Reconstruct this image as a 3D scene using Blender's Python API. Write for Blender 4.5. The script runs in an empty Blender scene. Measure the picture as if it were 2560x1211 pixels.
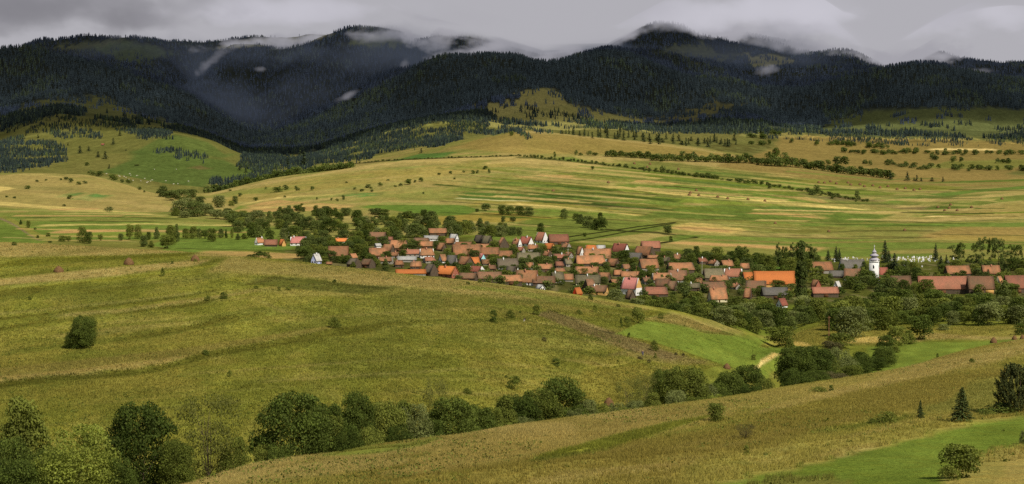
import bpy, math, random
import numpy as np
R = math.radians
sc = bpy.context.scene
COL = sc.collection
rng = np.random.default_rng(7)
random.seed(7)
F = 4500.0; PITCH = math.atan(185.5/4500.0); CT, ST = math.cos(PITCH), math.sin(PITCH)

# ------------------------------------------------------------------ camera
cam = bpy.data.cameras.new("camera"); cam_o = bpy.data.objects.new("camera", cam); COL.objects.link(cam_o)
cam.sensor_width = 36.0; cam.lens = 36.0*F/2560.0; cam.clip_start = 0.5; cam.clip_end = 120000
cam_o.location = (0, 0, 0); cam_o.rotation_euler = (math.pi/2 - PITCH, 0, 0)
sc.camera = cam_o
sc.view_settings.view_transform = 'Standard'; sc.view_settings.look = 'None'
sc.view_settings.exposure = 0; sc.view_settings.gamma = 1
sc.cycles.max_bounces = 4; sc.cycles.diffuse_bounces = 3; sc.cycles.transparent_max_bounces = 24
sc.cycles.volume_bounces = 0; sc.cycles.use_denoising = False

# where a point of the ground stands, from its bearing and its fall below the eye
def zrow(row, Y):
    a = (605.5-np.asarray(row, float))/F
    return Y*(a*CT-ST)/(CT+a*ST)
def rowof(Y, z): return 605.5 - F*(Y*ST+z*CT)/(Y*CT-z*ST)
def xof(px, Y, z): return (np.asarray(px, float)-1280.0)/F*(Y*CT-z*ST)

# ------------------------------------------------------------------ numpy value noise
def vnoise(x, y, seed=0):
    x = np.asarray(x, float); y = np.asarray(y, float)
    xi = np.floor(x).astype(np.int64); yi = np.floor(y).astype(np.int64)
    xf = x-xi; yf = y-yi; xf = xf*xf*(3-2*xf); yf = yf*yf*(3-2*yf)
    def h(a, b):
        n = (a*374761393 + b*668265263 + seed*1274126177) & 0xffffffff
        n = ((n ^ (n >> 13))*1274126177) & 0xffffffff
        return ((n ^ (n >> 16)) & 0xffff)/65535.0
    return (h(xi, yi)*(1-xf)+h(xi+1, yi)*xf)*(1-yf) + (h(xi, yi+1)*(1-xf)+h(xi+1, yi+1)*xf)*yf
def fbm(x, y, o=4, seed=0):
    s = 0; a = .5; t = 0
    for k in range(o):
        s = s+a*vnoise(x*2**k, y*2**k, seed+k*17); t += a; a *= .5
    return s/t
def pchip(xk, yk, x):
    xk = np.asarray(xk, float); yk = np.asarray(yk, float); x = np.clip(x, xk[0], xk[-1])
    h = np.diff(xk); d = np.diff(yk)/h
    m = np.zeros(len(xk)); m[0] = d[0]; m[-1] = d[-1]
    for i in range(1, len(xk)-1):
        m[i] = 0 if d[i-1]*d[i] <= 0 else (h[i-1]+h[i])/( (2*h[i]+h[i-1])/3/d[i-1] + (h[i]+2*h[i-1])/3/d[i])*1.0
    k = np.clip(np.searchsorted(xk, x)-1, 0, len(xk)-2); t = (x-xk[k])/h[k]
    return ((2*t**3-3*t**2+1)*yk[k]+(t**3-2*t**2+t)*h[k]*m[k]+(-2*t**3+3*t**2)*yk[k+1]+(t**3-t**2)*h[k]*m[k+1])

# ------------------------------------------------------------------ the lie of the land: contour profiles from near to far
# (px, distance, row) triples
LN = {}
def L(n, *t): LN[n] = np.array(t, float)
L('A0', (-2000,-60,0),(4500,-60,0)); L('A1', (-2000,0,0),(4500,0,0))
L('A2', (-2000,60,1500),(4500,60,1500))
L('B', (-1500,150,1520),(0,150,1500),(1280,150,1360),(2560,150,1240),(4000,150,1200))
L('C', (-1500,180,1500),(0,185,1430),(480,190,1290),(1000,210,1200),(1500,240,1150),(2000,265,1110),(2560,320,1040),(4000,340,1000))
L('D', (-1500,200,1500),(0,220,1340),(300,230,1262),(480,235,1213),(650,245,1164),(840,262,1135),(1000,280,1108),(1150,300,1091),(1300,320,1064),(1500,350,1038),(1700,390,1011),(1860,430,988),(2000,470,963),(2120,505,945),(2280,545,917),(2400,590,880),(2560,630,850),(3200,760,800),(4000,800,760))
L('E', (-1500,290,1270),(0,290,1262),(730,320,1207),(1000,350,1180),(1200,380,1154),(1400,430,1098),(1700,490,1052),(1960,590,994),(2120,680,937),(2300,720,905),(2560,780,856),(3200,900,810),(4000,950,800))
L('F', (-1500,330,1150),(0,330,1130),(480,345,1090),(730,355,1062),(1000,390,1040),(1200,425,1030),(1400,465,1022),(1640,530,985),(1800,590,932),(1930,650,900),(2050,690,905),(2120,740,896),(2300,790,868),(2560,870,822),(3200,980,790),(4000,1020,780))
L('G', (-1500,450,880),(0,450,900),(480,460,880),(1000,500,862),(1300,560,835),(1500,595,860),(1700,620,868),(1800,660,868),(1900,700,875),(2000,780,868),(2120,850,836),(2300,890,822),(2560,960,795),(3200,1040,770),(4000,1060,765))
L('H', (-1500,760,596),(-400,735,600),(0,725,606),(240,722,618),(480,720,632),(750,712,656),(900,710,674),(1050,710,692),(1200,712,708),(1400,712,736),(1550,712,762),(1700,715,792),(1780,730,820),(1850,755,842),(1930,830,866),(2020,900,822),(2120,960,796),(2560,1040,775),(3200,1080,762),(4000,1100,755))
L('I', (-1500,950,745),(0,950,752),(750,950,790),(1000,950,795),(1400,960,806),(1700,970,803),(1940,1000,800),(2120,1080,774),(2560,1150,752),(4000,1180,745))
L('J', (-1500,1250,610),(0,1250,618),(400,1250,638),(650,1240,655),(850,1220,680),(1000,1210,696),(1200,1200,714),(1400,1190,738),(1600,1190,756),(1800,1200,762),(2000,1230,750),(2300,1270,742),(2560,1270,738),(4000,1300,730))
L('K', (-1500,1600,560),(0,1600,575),(400,1600,598),(640,1550,605),(850,1550,605),(1100,1550,598),(1400,1550,612),(1650,1550,632),(1850,1560,650),(2200,1600,664),(2560,1620,660),(4000,1700,650))
L('L', (-1500,2000,520),(0,2000,527),(400,2000,545),(640,1900,560),(1100,1900,555),(1400,1900,575),(1650,1950,590),(1900,2000,610),(2200,2020,620),(2560,2050,615),(4000,2100,600))
L('M', (-1500,2600,460),(0,2600,470),(400,2500,495),(640,2400,517),(900,2400,505),(1200,2400,508),(1500,2400,515),(1800,2400,540),(2100,2500,557),(2560,2500,550),(4000,2600,530))
L('N', (-1500,3000,430),(0,3000,434),(200,3000,436),(300,2960,460),(400,2900,487),(520,2900,482),(600,2950,465),(700,3000,443),(850,3050,424),(980,3100,403),(1100,3150,397),(1280,3200,391),(1400,3150,400),(1550,3100,418),(1700,3050,436),(1900,2950,459),(2050,2900,480),(2150,2880,502),(2300,2880,520),(2400,2880,500),(2560,2900,490),(4000,2900,450))
L('O', (-1500,3400,425),(0,3400,436),(250,3350,445),(400,3250,478),(520,3250,490),(600,3300,488),(700,3350,472),(850,3400,438),(1000,3450,408),(1280,3550,377),(1500,3450,405),(1700,3350,428),(1900,3280,450),(2050,3200,468),(2150,3200,478),(2300,3200,482),(2560,3200,470),(4000,3300,440))
L('P', (-1500,3900,405),(0,3900,405),(250,3900,402),(450,3900,410),(600,3850,432),(720,3850,430),(850,3950,412),(1000,4000,388),(1150,4100,355),(1300,4200,326),(1500,4100,346),(1700,4000,369),(1870,3900,396),(2100,3800,431),(2400,3700,456),(2560,3700,458),(4000,3750,430))
L('Q', (-1500,4600,360),(0,4600,365),(130,4600,362),(250,4600,352),(440,4500,338),(520,4500,358),(640,4500,396),(760,4500,402),(900,4600,378),(1000,4700,356),(1150,4700,347),(1300,4800,340),(1500,4800,345),(1700,4700,355),(1900,4600,378),(2200,4500,405),(2560,4500,405),(4000,4500,380))
L('R', (-1500,5200,330),(0,5200,330),(70,5200,306),(130,5200,296),(250,5200,306),(400,5200,322),(520,5200,348),(640,5200,390),(760,5200,388),(900,5200,350),(1000,5200,322),(1150,5200,304),(1300,5300,316),(1500,5300,322),(1700,5300,330),(1900,5300,334),(2200,5300,340),(2560,5300,352),(4000,5300,340))
L('S', (-1500,6200,250),(0,6200,258),(130,6200,245),(300,6200,262),(450,6200,305),(640,6200,372),(800,6200,350),(950,6200,305),(1100,6200,262),(1300,6200,222),(1400,6200,235),(1550,6200,280),(1640,6200,298),(1800,6200,275),(2000,6200,300),(2200,6200,280),(2400,6200,255),(2560,6200,270),(4000,6200,260))
L('T', (-1500,7200,110),(0,7200,120),(60,7200,118),(150,7200,136),(300,7200,178),(470,7200,232),(560,7200,285),(640,7200,315),(750,7200,290),(900,7200,235),(1000,7200,185),(1100,7200,145),(1210,7200,124),(1290,7200,130),(1360,7200,150),(1440,7200,128),(1530,7200,104),(1620,7200,122),(1750,7200,170),(1900,7200,205),(2000,7200,205),(2100,7200,190),(2200,7200,178),(2300,7200,168),(2400,7200,180),(2560,7200,200),(4000,7200,190))
L('U', (-1500,7800,150),(0,7800,160),(150,7800,168),(300,7800,170),(400,7800,190),(470,7800,218),(530,7800,200),(640,7800,230),(750,7800,200),(900,7800,190),(1000,7800,180),(1100,7800,175),(1210,7800,165),(1360,7800,178),(1530,7800,140),(1620,7800,130),(1750,7800,152),(1900,7800,165),(2100,7800,168),(2300,7800,200),(2560,7800,208),(4000,7800,200))
L('V', (-1500,8600,140),(0,8600,136),(90,8600,108),(150,8600,105),(200,8600,97),(290,8600,85),(350,8600,95),(430,8600,120),(490,8600,190),(540,8600,146),(590,8600,119),(640,8600,120),(700,8600,124),(760,8600,118),(800,8600,102),(850,8600,84),(880,8600,73),(940,8600,76),(990,8600,77),(1020,8600,100),(1060,8600,104),(1100,8600,82),(1170,8600,73),(1250,8600,95),(1290,8600,114),(1370,8600,138),(1420,8600,126),(1500,8600,112),(1560,8600,100),(1600,8600,76),(1640,8600,67),(1700,8600,70),(1770,8600,90),(1850,8600,101),(1900,8600,108),(2000,8600,125),(2080,8600,131),(2130,8600,136),(2180,8600,160),(2230,8600,178),(2300,8600,178),(2560,8600,195),(4000,8600,190))
L('V2', (-1500,9200,170),(0,9200,165),(300,9200,120),(430,9200,130),(500,9200,165),(600,9200,140),(800,9200,120),(1000,9200,120),(1400,9200,160),(1650,9200,120),(1900,9200,120),(2200,9200,190),(2560,9200,200),(4000,9200,200))
L('W', (-1500,10000,150),(0,10000,150),(200,10000,112),(300,10000,100),(430,10000,104),(530,10000,106),(620,10000,101),(720,10000,92),(790,10000,85),(850,10000,90),(1000,10000,92),(1170,10000,82),(1300,10000,75),(1450,10000,70),(1600,10000,90),(1770,10000,98),(1860,10000,73),(1930,10000,85),(2030,10000,112),(2100,10000,140),(2200,10000,152),(2260,10000,122),(2290,10000,112),(2340,10000,122),(2400,10000,138),(2500,10000,150),(2560,10000,155),(4000,10000,170))
L('X', (-1500,12500,200),(4000,12500,200)); L('Y1', (-1500,20000,330),(4000,20000,330)); L('Z1', (-1500,60000,400),(4000,60000,400))
ORDER = ['A0','A1','A2','B','C','D','E','F','G','H','I','J','K','L','M','N','O','P','Q','R','S','T','U','V','V2','W','X','Y1','Z1']
TI = {n: i for i, n in enumerate(ORDER)}
NSEG = [2,4,8,14,75,16,16,60,110,10,34,60,60,78,96,26,48,40,44,58,60,16,34,12,26,4,3,3]
px_c = np.unique(np.concatenate([np.linspace(-1400,-200,40), np.linspace(-200,-20,20), np.arange(-20, 2581, 3.6), np.linspace(2580,2760,20), np.linspace(2760,3960,40)]))
NP_ = len(px_c)
tt = np.concatenate([k+np.arange(n)/n for k, n in enumerate(NSEG)]+[[len(NSEG)]]); NT = len(tt)
LY = np.zeros((len(ORDER), NP_)); LZ = np.zeros((len(ORDER), NP_))
for k, n in enumerate(ORDER):
    a = LN[n]; LY[k] = pchip(a[:,0], a[:,1], px_c); rows = pchip(a[:,0], a[:,2], px_c)
    LZ[k] = zrow(rows, LY[k])
LZ[0] = 3.0; LZ[1] = -1.75
kk = np.minimum(tt.astype(int), len(NSEG)-1); ff = tt-kk
GY = LY[kk]*(1-ff[:,None]) + LY[kk+1]*ff[:,None]
GZ = np.zeros_like(GY)
for i in range(NP_):
    GZ[:, i] = pchip(LY[:, i], LZ[:, i], GY[:, i])
GPX = np.broadcast_to(px_c[None, :], GY.shape)
GT = np.broadcast_to(tt[:, None], GY.shape)
GX = xof(GPX, GY, GZ)
# relief the profiles do not carry
def smooth(a, b, x):
    t = np.clip((x-a)/(b-a), 0, 1); return t*t*(3-2*t)
mt = smooth(TI['R'], TI['S'], GT)*(1-smooth(TI['W'], TI['W']+1, GT))
rid = np.abs(fbm(GX/620+3, GY/900, 5, 3)-.5)*2
GZ = GZ - mt*rid*85 + mt*16
foot = smooth(TI['O'], TI['Q'], GT)*(1-smooth(TI['R'], TI['S'], GT))
GZ = GZ + foot*(fbm(GX/160, GY/260, 4, 9)-.5)*14
hill = smooth(TI['D'], TI['D']+.3, GT)*(1-smooth(TI['H']-.25, TI['H'], GT))
near = smooth(TI['B'], TI['C'], GT)*(1-smooth(TI['D']-.15, TI['D'], GT))
GZ = GZ + hill*(fbm(GX/26, GY/40, 3, 5)-.5)*1.6 + near*(fbm(GX/11, GY/16, 3, 6)-.5)*1.1
mid = smooth(TI['I'], TI['J'], GT)*(1-smooth(TI['O'], TI['P'], GT))
GZ = GZ + mid*(fbm(GX/90, GY/150, 3, 8)-.5)*2.5
# terrace banks on the hill and the near slope: real steps in the ground
row0 = rowof(GY, GZ)
for xs, rs, h, t0, t1 in (([-200,0,120,250,400,560,640],[806,798,786,768,750,722,700],.35,TI['F'],TI['H']),([-200,0,150,250,480,560],[836,822,802,788,762,740],.55,TI['F'],TI['H']),
    ([300,450,650,760],[846,824,790,775],.5,TI['F'],TI['H']),([-200,0,150,300,400,520,700,820,960,1200],[975,962,948,935,922,888,858,835,822,806],.75,TI['F'],TI['H']),
    ([1360,1450,1540,1600],[918,928,918,905],.8,TI['F'],TI['H']),([1370,1420,1480,1530],[776,796,822,836],1.0,TI['F'],TI['H']),([1310,1420,1540,1600],[800,828,868,884],.4,TI['F'],TI['H']),
    ([640,760,860,960],[700,712,720,728],.5,TI['F'],TI['H']),([1300,1420,1540,1700],[1152,1140,1118,1080],.35,TI['B'],TI['D']),([2020,2110,2260,2500],[1080,1068,1042,1030],.4,TI['B'],TI['D'])):
    d = row0-np.interp(GPX, xs, rs)+(fbm(GX/14, GY/30, 3, 12)-.5)*7
    env = smooth(xs[0]-30, xs[0]+60, GPX)*(1-smooth(xs[-1]-90, xs[-1]+20, GPX))*((GT > t0) & (GT < t1))
    GZ = GZ + env*h*smooth(-3.5, 3.5, -d)*(1-smooth(6, 60, -d))
GX = xof(GPX, GY, GZ)
GROW = rowof(GY, GZ)
# what of each column can be seen (running minimum of the row going outwards)
run = np.minimum.accumulate(np.where(GY > 100, GROW, 1e9), axis=0)
VIS = (GROW <= run+.3) & (GY > 100)
def ground(px, row, tmin=0.0, tmax=99):
    """first place going outwards where the land meets this bearing and fall"""
    f = np.interp(px, px_c, np.arange(NP_)); i = int(f); w = f-i; j = min(i+1, NP_-1)
    Rw = GROW[:, i]*(1-w)+GROW[:, j]*w; Yw = GY[:, i]*(1-w)+GY[:, j]*w; Zw = GZ[:, i]*(1-w)+GZ[:, j]*w
    ok = (tt >= tmin) & (tt <= tmax) & (Yw > 100)
    idx = np.nonzero(ok[:-1] & ok[1:] & (Rw[1:] <= row) & (Rw[:-1] > row))[0]
    if len(idx) == 0:
        k = np.nonzero(ok)[0]; k = k[np.argmin(np.abs(Rw[k]-row))]; Y = Yw[k]; z = Zw[k]
    else:
        k = idx[0]; u = (Rw[k]-row)/(Rw[k]-Rw[k+1]+1e-9); Y = Yw[k]+u*(Yw[k+1]-Yw[k]); z = Zw[k]+u*(Zw[k+1]-Zw[k])
    return float(xof(px, Y, z)), float(Y), float(z)
def at_dist(px, Y):
    f = np.interp(px, px_c, np.arange(NP_)); i = int(f); w = f-i; j = min(i+1, NP_-1)
    z = np.interp(Y, GY[:, i], GZ[:, i])*(1-w)+np.interp(Y, GY[:, j], GZ[:, j])*w
    return float(xof(px, Y, z)), float(Y), float(z)

# ------------------------------------------------------------------ ground cover colours (base colours per vertex, with village shade and pasture lift)
def lin(r, g, b):
    c = np.array([r, g, b], float)/255
    return np.where(c < .04045, c/12.92, ((c+.055)/1.055)**2.4)
PX = GPX; RW = GROW; T = GT
C = np.zeros(GY.shape+(3,))
def put(mask, col):
    m = np.clip(mask, 0, 1)[..., None]; C[...] = C*(1-m)+np.asarray(col)*m
n1 = fbm(GX/55, GY/140, 4, 21); n2 = fbm(GX/18, GY/60, 3, 31); n3 = fbm(GX/7, GY/20, 3, 41)
def sstep(a, b, x): return smooth(a, b, x)
def band(xs, top, bot, col, t0=0, t1=99, soft=1.6, a=1.0, wob=1.4, ends=16):
    xs = np.array(xs, float); tp = np.interp(PX, xs, top); bt = np.interp(PX, xs, bot)
    w = (n2-.5)*2*wob
    PE = PX+np.clip(RW-(tp+bt)/2, -25, 25)*3.2
    m = sstep(-soft, soft, RW+w-tp)*sstep(-soft, soft, bt-RW-w)*sstep(xs[0]-ends, xs[0]+ends, PE+w*8)*(1-sstep(xs[-1]-ends, xs[-1]+ends, PE+w*8))
    put(m*a*((T >= t0) & (T <= t1)), col)
def line(pts, w, col, t0=0, t1=99, soft=1.0, a=1.0, wob=.8, ends=5):
    p = np.array(pts, float)
    band(p[:,0], p[:,1]-w/2, p[:,1]+w/2, col, t0, t1, soft, a, wob, ends)
OLIVE = lin(130,124,46); OLIVE_D = lin(92,98,32); TAN = lin(168,143,86); TANB = lin(196,168,98); BROWN = lin(130,112,50)
GREEN = lin(96,116,36); GREEN_B = lin(112,134,46); GREEN_D = lin(66,86,32); MEAD = lin(146,130,60); STRAW = lin(222,190,124)
SOIL = lin(126,106,70); HEDGE = lin(46,48,24); PINK = lin(176,136,84); FOOT = lin(104,104,52); FOREST = lin(44,52,44)
FIELD = lin(140,127,68); FGREEN = lin(98,124,46)
def mix(a, b, t): return a*(1-t)+b*t
C[...] = FIELD
# near right slope
nr = T < TI['D']+.4
put(nr*1.0, MEAD); put(nr*sstep(.5,.62,n1), mix(MEAD,BROWN,.8)); put(nr*sstep(.52,.66,n2)*.7, TAN); put(nr*sstep(.55,.7,1-n1)*.5, OLIVE)
# left hill
lh = (T >= TI['D']+.4) & (T <= TI['H']+.3)
put(lh*1.0, OLIVE); put(lh*sstep(.5,.7,n3)*.35, lin(150,134,66)); put(lh*sstep(.46,.66,n1)*.7, mix(OLIVE,BROWN,.6)); put(lh*sstep(.5,.7,n2)*.5, OLIVE_D); put(lh*sstep(.56,.72,1-n3)*.3, lin(100,104,36))
put(lh*sstep(0,1,(T-TI['G'])/(TI['H']-TI['G']))*sstep(.4,.62,n1)*.6, FIELD)
# valley floor and village
put(((T > TI['H']+.3) & (T <= TI['K']+.2))*1.0, mix(GREEN,OLIVE_D,.5))
put(((T > TI['H']+.3) & (T <= TI['K']+.2))*sstep(.45,.6,n2)*.6, GREEN)
vz = smooth(TI['J']-.35, TI['J']-.1, T)*(1-smooth(TI['K'], TI['K']+.2, T))*smooth(640, 780, PX)
put(vz*(.55+.45*sstep(.4,.6,n2)), lin(72,76,36)); put(vz*sstep(.58,.66,n3)*.7, lin(112,98,66))  # earth darkened to carry the shadows and foliage between the houses
# fields
fl = (T > TI['K']+.2) & (T <= TI['P']+.3)
put(fl*1.0, FIELD); put(fl*sstep(.45,.65,fbm(GX/120,GY/60,4,61))*.5, lin(134,112,64)); put(fl*sstep(.5,.66,n3)*.3, lin(112,112,54)); put(fl*sstep(.48,.62,n1)*.55, mix(FIELD,GREEN,.55)); put(fl*sstep(.52,.68,1-n1)*.5, TAN); put(fl*sstep(.55,.7,n2)*.4, mix(FIELD,BROWN,.5))
# foothill pastures, mountains
put((T > TI['P']+.3)*1.0, FOOT); put((T > TI['P']+.3)*sstep(.45,.65,n1)*.6, lin(84,90,44)); put((T > TI['P']+.3)*sstep(.5,.7,n2)*.4, lin(128,116,66))
MTN = (T > TI['R']+.15)
put(MTN*1.0, FOREST)

r = (TI['D']+.05, TI['H']+.25)      # left hill range
# left hill bands, far to near
band([-200,240,520,640],[596,612,630,636],[640,640,644,648],TAN,*r,soft=3,wob=5,a=.8)
band([-200,0,240,420,520],[655,650,640,640,644],[690,686,664,650,650],OLIVE,*r,soft=3,wob=3)
band([0,250,480],[650,640,632],[668,652,642],lin(112,118,34),*r,soft=3,wob=3)
line([(-200,664),(0,662),(200,648),(400,638),(480,636)],3,OLIVE_D,*r,a=.6)
band([-200,0,150,300,420,520],[712,700,684,668,660,652],[724,716,704,690,672,662],TAN,*r,soft=3,wob=4,a=.85)
band([-200,0,150,300,420,540,560],[728,718,706,692,678,662,662],[740,728,713,699,684,668,664],lin(128,136,40),*r,soft=2)
band([-200,0,200,400,560],[742,730,716,700,680],[760,750,742,716,692],OLIVE_D,*r,soft=6,wob=5,a=.45)
band([560,700,900,1100,1300,1500,1620],[648,655,676,697,722,748,772],[682,690,710,730,752,770,782],TAN,*r,soft=6,wob=8,a=.62)
band([640,800,900],[720,722,730],[730,740,740],TAN,*r,soft=6,wob=6,a=.3)
band([1150,1250,1400,1600,1700],[712,722,742,776,792],[722,734,760,792,806],lin(116,128,44),*r,soft=4,wob=6,a=.6)
band([1180,1320,1480,1600],[744,768,802,826],[756,784,818,832],lin(120,122,44),*r,soft=4,wob=5,a=.6)
band([900,1100,1300,1500],[760,775,800,860],[800,830,880,905],mix(OLIVE,FIELD,.5),*r,soft=20,wob=10,a=.5)
g_ = random.Random(51)
for k in range(150):
    x0 = g_.uniform(-80, 1650); t_ = g_.random(); top_ = np.interp(x0, [0,480,1050,1550,1700], [612,640,700,768,800]); bot_ = np.interp(x0, [0,480,1050,1550,1700], [1130,1090,1030,990,940])
    y0 = top_+12+(bot_-top_-30)*t_**1.4; ln_ = g_.uniform(160, 560); sl = np.interp(x0, [0,700,1100,1600], [-.10,-.06,.06,.20])
    line([(x0, y0), (x0+ln_*.5, y0+ln_*.5*sl+g_.uniform(-2, 2)), (x0+ln_, y0+ln_*sl)], g_.uniform(2, 9), g_.choice([TAN, TAN, FIELD, BROWN, OLIVE_D, OLIVE_D, GREEN_D, lin(160,142,74)]), *r, a=g_.uniform(.12, .32), soft=2.5, wob=3, ends=50)
for k in range(90):
    x0 = g_.uniform(300, 2500); y0 = np.interp(x0, [300,1000,2000,2560], [1250,1110,965,850])+g_.uniform(5, 260); ln_ = g_.uniform(60, 260)
    line([(x0, y0), (x0+ln_, y0-ln_*.19)], g_.uniform(3, 10), g_.choice([TAN, TAN, FIELD, BROWN, OLIVE_D, lin(160,142,74), lin(116,120,44)]), 0, TI['D']+.2, a=g_.uniform(.2, .5), soft=3, wob=4, ends=40)
for q, (pp, w, c, a) in enumerate([
  ([(-200,806),(0,798),(120,786),(250,768),(400,750),(560,722)],7,OLIVE_D,.6),
  ([(-200,792),(0,785),(120,775),(300,757),(480,732)],5,FIELD,.45),
  ([(-200,836),(0,822),(150,802),(250,788),(480,762),(560,740)],9,OLIVE_D,.65),
  ([(150,790),(300,778),(500,748),(640,728)],7,TAN,.4),
  ([(0,884),(150,866),(300,850),(430,830),(560,800)],12,OLIVE_D,.4),
  ([(300,846),(450,824),(650,790)],14,OLIVE_D,.5),
  ([(500,800),(640,780),(760,775)],20,OLIVE_D,.35),
  ([(-200,945),(0,935),(150,922),(300,906),(500,880),(700,850),(820,832)],26,mix(FIELD,BROWN,.6),.6),
  ([(-200,956),(0,948),(150,938),(300,918),(450,898)],12,mix(TAN,BROWN,.4),.6),
  ([(-200,975),(0,962),(150,948),(300,935),(400,922),(520,888),(700,858),(820,835),(960,822)],16,OLIVE_D,.75),
  ([(100,950),(170,942),(260,940)],10,HEDGE,.3),
  ([(820,830),(960,812),(1100,806),(1300,800)],10,OLIVE_D,.5),
  ([(640,700),(760,712),(860,720),(960,728)],22,GREEN_D,.55),
  ([(640,748),(700,776),(760,790)],8,FIELD,.4),
]): line(pp, w*1.1, c, *r, soft=2.5, wob=3, a=min(1, a*1.3), ends=30)
# ploughed strip and bright green meadow on the spur
band([1330,1370,1450,1560,1640,1680,1695],[786,778,800,842,868,882,890],[786,800,832,872,892,908,900],SOIL,*r,soft=2,a=.8)
band([1560,1640,1700,1750],[862,880,886,900],[890,905,912,920],SOIL,*r,soft=4,a=.5)
line([(1370,776),(1420,796),(1480,822),(1530,836)],3,HEDGE,*r,a=.7)
line([(1310,800),(1420,828),(1540,868),(1600,884)],4,HEDGE,*r,a=.5,wob=2)
band([1535,1600,1700,1800,1900,1950,2010],[836,800,812,836,852,864,880],[836,848,876,912,940,960,960],GREEN_B,*r,soft=2.5)
band([1640,1720,1850,1960],[940,930,900,885],[985,975,960,930],lin(112,132,44),*r,soft=5,wob=4,a=.7)
band([1640,1720,1790],[780,790,822],[800,818,846],TAN,*r,soft=3,a=.75)
band([1780,1900,1950,2000],[816,838,862,880],[870,900,905,905],lin(104,128,42),*r,soft=4,a=.8)
line([(1800,830),(1880,850),(1940,884)],4,lin(96,112,40),*r,a=.5)
band([1380,1420,1500,1600,1640],[935,928,918,906,925],[1040,1040,1020,990,960],lin(128,116,46),*r,soft=4,wob=3,a=.8)
line([(1360,918),(1450,928),(1540,918),(1600,905)],5,OLIVE_D,*r,a=.8)
line([(1600,905),(1640,925),(1670,945)],4,OLIVE_D,*r,a=.7)
band([1896,1902,1930,1940],[905,884,882,886],[925,922,908,896],STRAW,*r,soft=1.5)
# valley floor on the right, behind the near slope
v = (TI['D']+.05, TI['I']+.2)
vr = (PX > 1960)*sstep(1960,1990,PX)
put(vr*((T > v[0]) & (T < TI['I']+.2)), mix(GREEN,OLIVE,.3))
band([1980,2060,2200,2300,2560,3000],[812,808,812,816,812,812],[868,866,862,850,850,850],mix(MEAD,OLIVE,.3),*v,soft=3,wob=3)
band([2130,2180,2240,2300],[845,842,842,850],[858,858,858,856],TANB,*v,soft=2)
band([1975,2010,2030],[852,858,868],[866,870,872],TANB,*v,soft=2)
band([2300,2400,2500,2600],[832,838,842,842],[852,848,850,850],TAN,*v,soft=3,wob=3,a=.7)
band([2090,2160,2250,2330,2420,2480,2560,3000],[900,870,856,856,856,852,846,840],[965,960,946,925,900,880,862,850],GREEN_B,*v,soft=2)
band([2200,2260,2330,2400,2560],[818,818,816,812,810],[826,822,820,816,814],GREEN,*v,soft=2,a=.6)
# near right slope bands
n = (0, TI['D']+.3)
band([400,700,1000,1300,1700,2000,2120,2400,2560],[1220,1150,1108,1066,1012,964,946,882,850],[1250,1185,1145,1105,1050,1000,985,925,890],TAN,*n,soft=8,wob=8,a=.45)
band([820,870,940,1020,1080],[1134,1126,1118,1112,1100],[1146,1146,1138,1124,1110],GREEN_B,*n,soft=4,wob=3,a=.8)
band([400,650,900,1000],[1220,1180,1150,1150],[1250,1215,1180,1165],TAN,*n,soft=6,wob=8,a=.7)
band([1000,1180,1400,1700,1800],[1140,1112,1090,1042,1030],[1190,1170,1130,1075,1040],lin(170,144,84),*n,soft=10,wob=10,a=.55)
band([1340,1440,1560,1680,1770],[1142,1118,1085,1056,1040],[1148,1138,1112,1076,1046],lin(112,124,36),*n,soft=3,wob=2,a=.9)
band([1320,1420,1540],[1150,1136,1116],[1158,1148,1126],OLIVE_D,*n,soft=3,wob=3,a=.7)
band([1300,1500,1700,1900,2100,2300,2500,2600],[1180,1130,1090,1040,985,940,920,915],[1215,1200,1170,1120,1060,1020,975,960],BROWN,*n,soft=14,wob=12,a=.7)
band([1280,1400,1600,1750],[1215,1190,1168,1150],[1230,1206,1180,1160],TAN,*n,soft=6,wob=8,a=.6)
band([1900,2050,2150,2350,2400],[1020,985,960,925,905],[1036,1002,975,938,912],TAN,*n,soft=4,wob=4,a=.6)
band([2020,2110,2200,2260],[1076,1066,1050,1040],[1086,1076,1062,1056],OLIVE_D,*n,soft=4,wob=4,a=.7)
band([2200,2300,2480,2600],[940,912,880,850],[952,932,905,880],TAN,*n,soft=5,wob=5,a=.6)
band([2330,2450,2600],[985,950,930],[1030,1020,1000],lin(120,118,56),*n,soft=10,wob=10,a=.5)
band([1700,1800,2000,2240,2440,2600],[1260,1210,1170,1110,1062,1030],[1300,1300,1300,1290,1215,1170],lin(98,122,38),*n,soft=3,wob=2,a=.95)
band([2280,2400,2480,2600],[1212,1170,1130,1100],[1300,1300,1300,1300],lin(150,128,66),*n,soft=6,wob=8,a=.85)
band([1880,2000,2120],[1200,1195,1200],[1230,1222,1215],lin(130,96,58),*n,soft=5,wob=6,a=.5)

# ------------------------------------------------ the strip fields beyond the village
f = (TI['I'], TI['P']+.2)
g = GREEN; 
def F_(xs, top, bot, c, **k): band(xs, top, bot, c, *f, **k)
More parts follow.
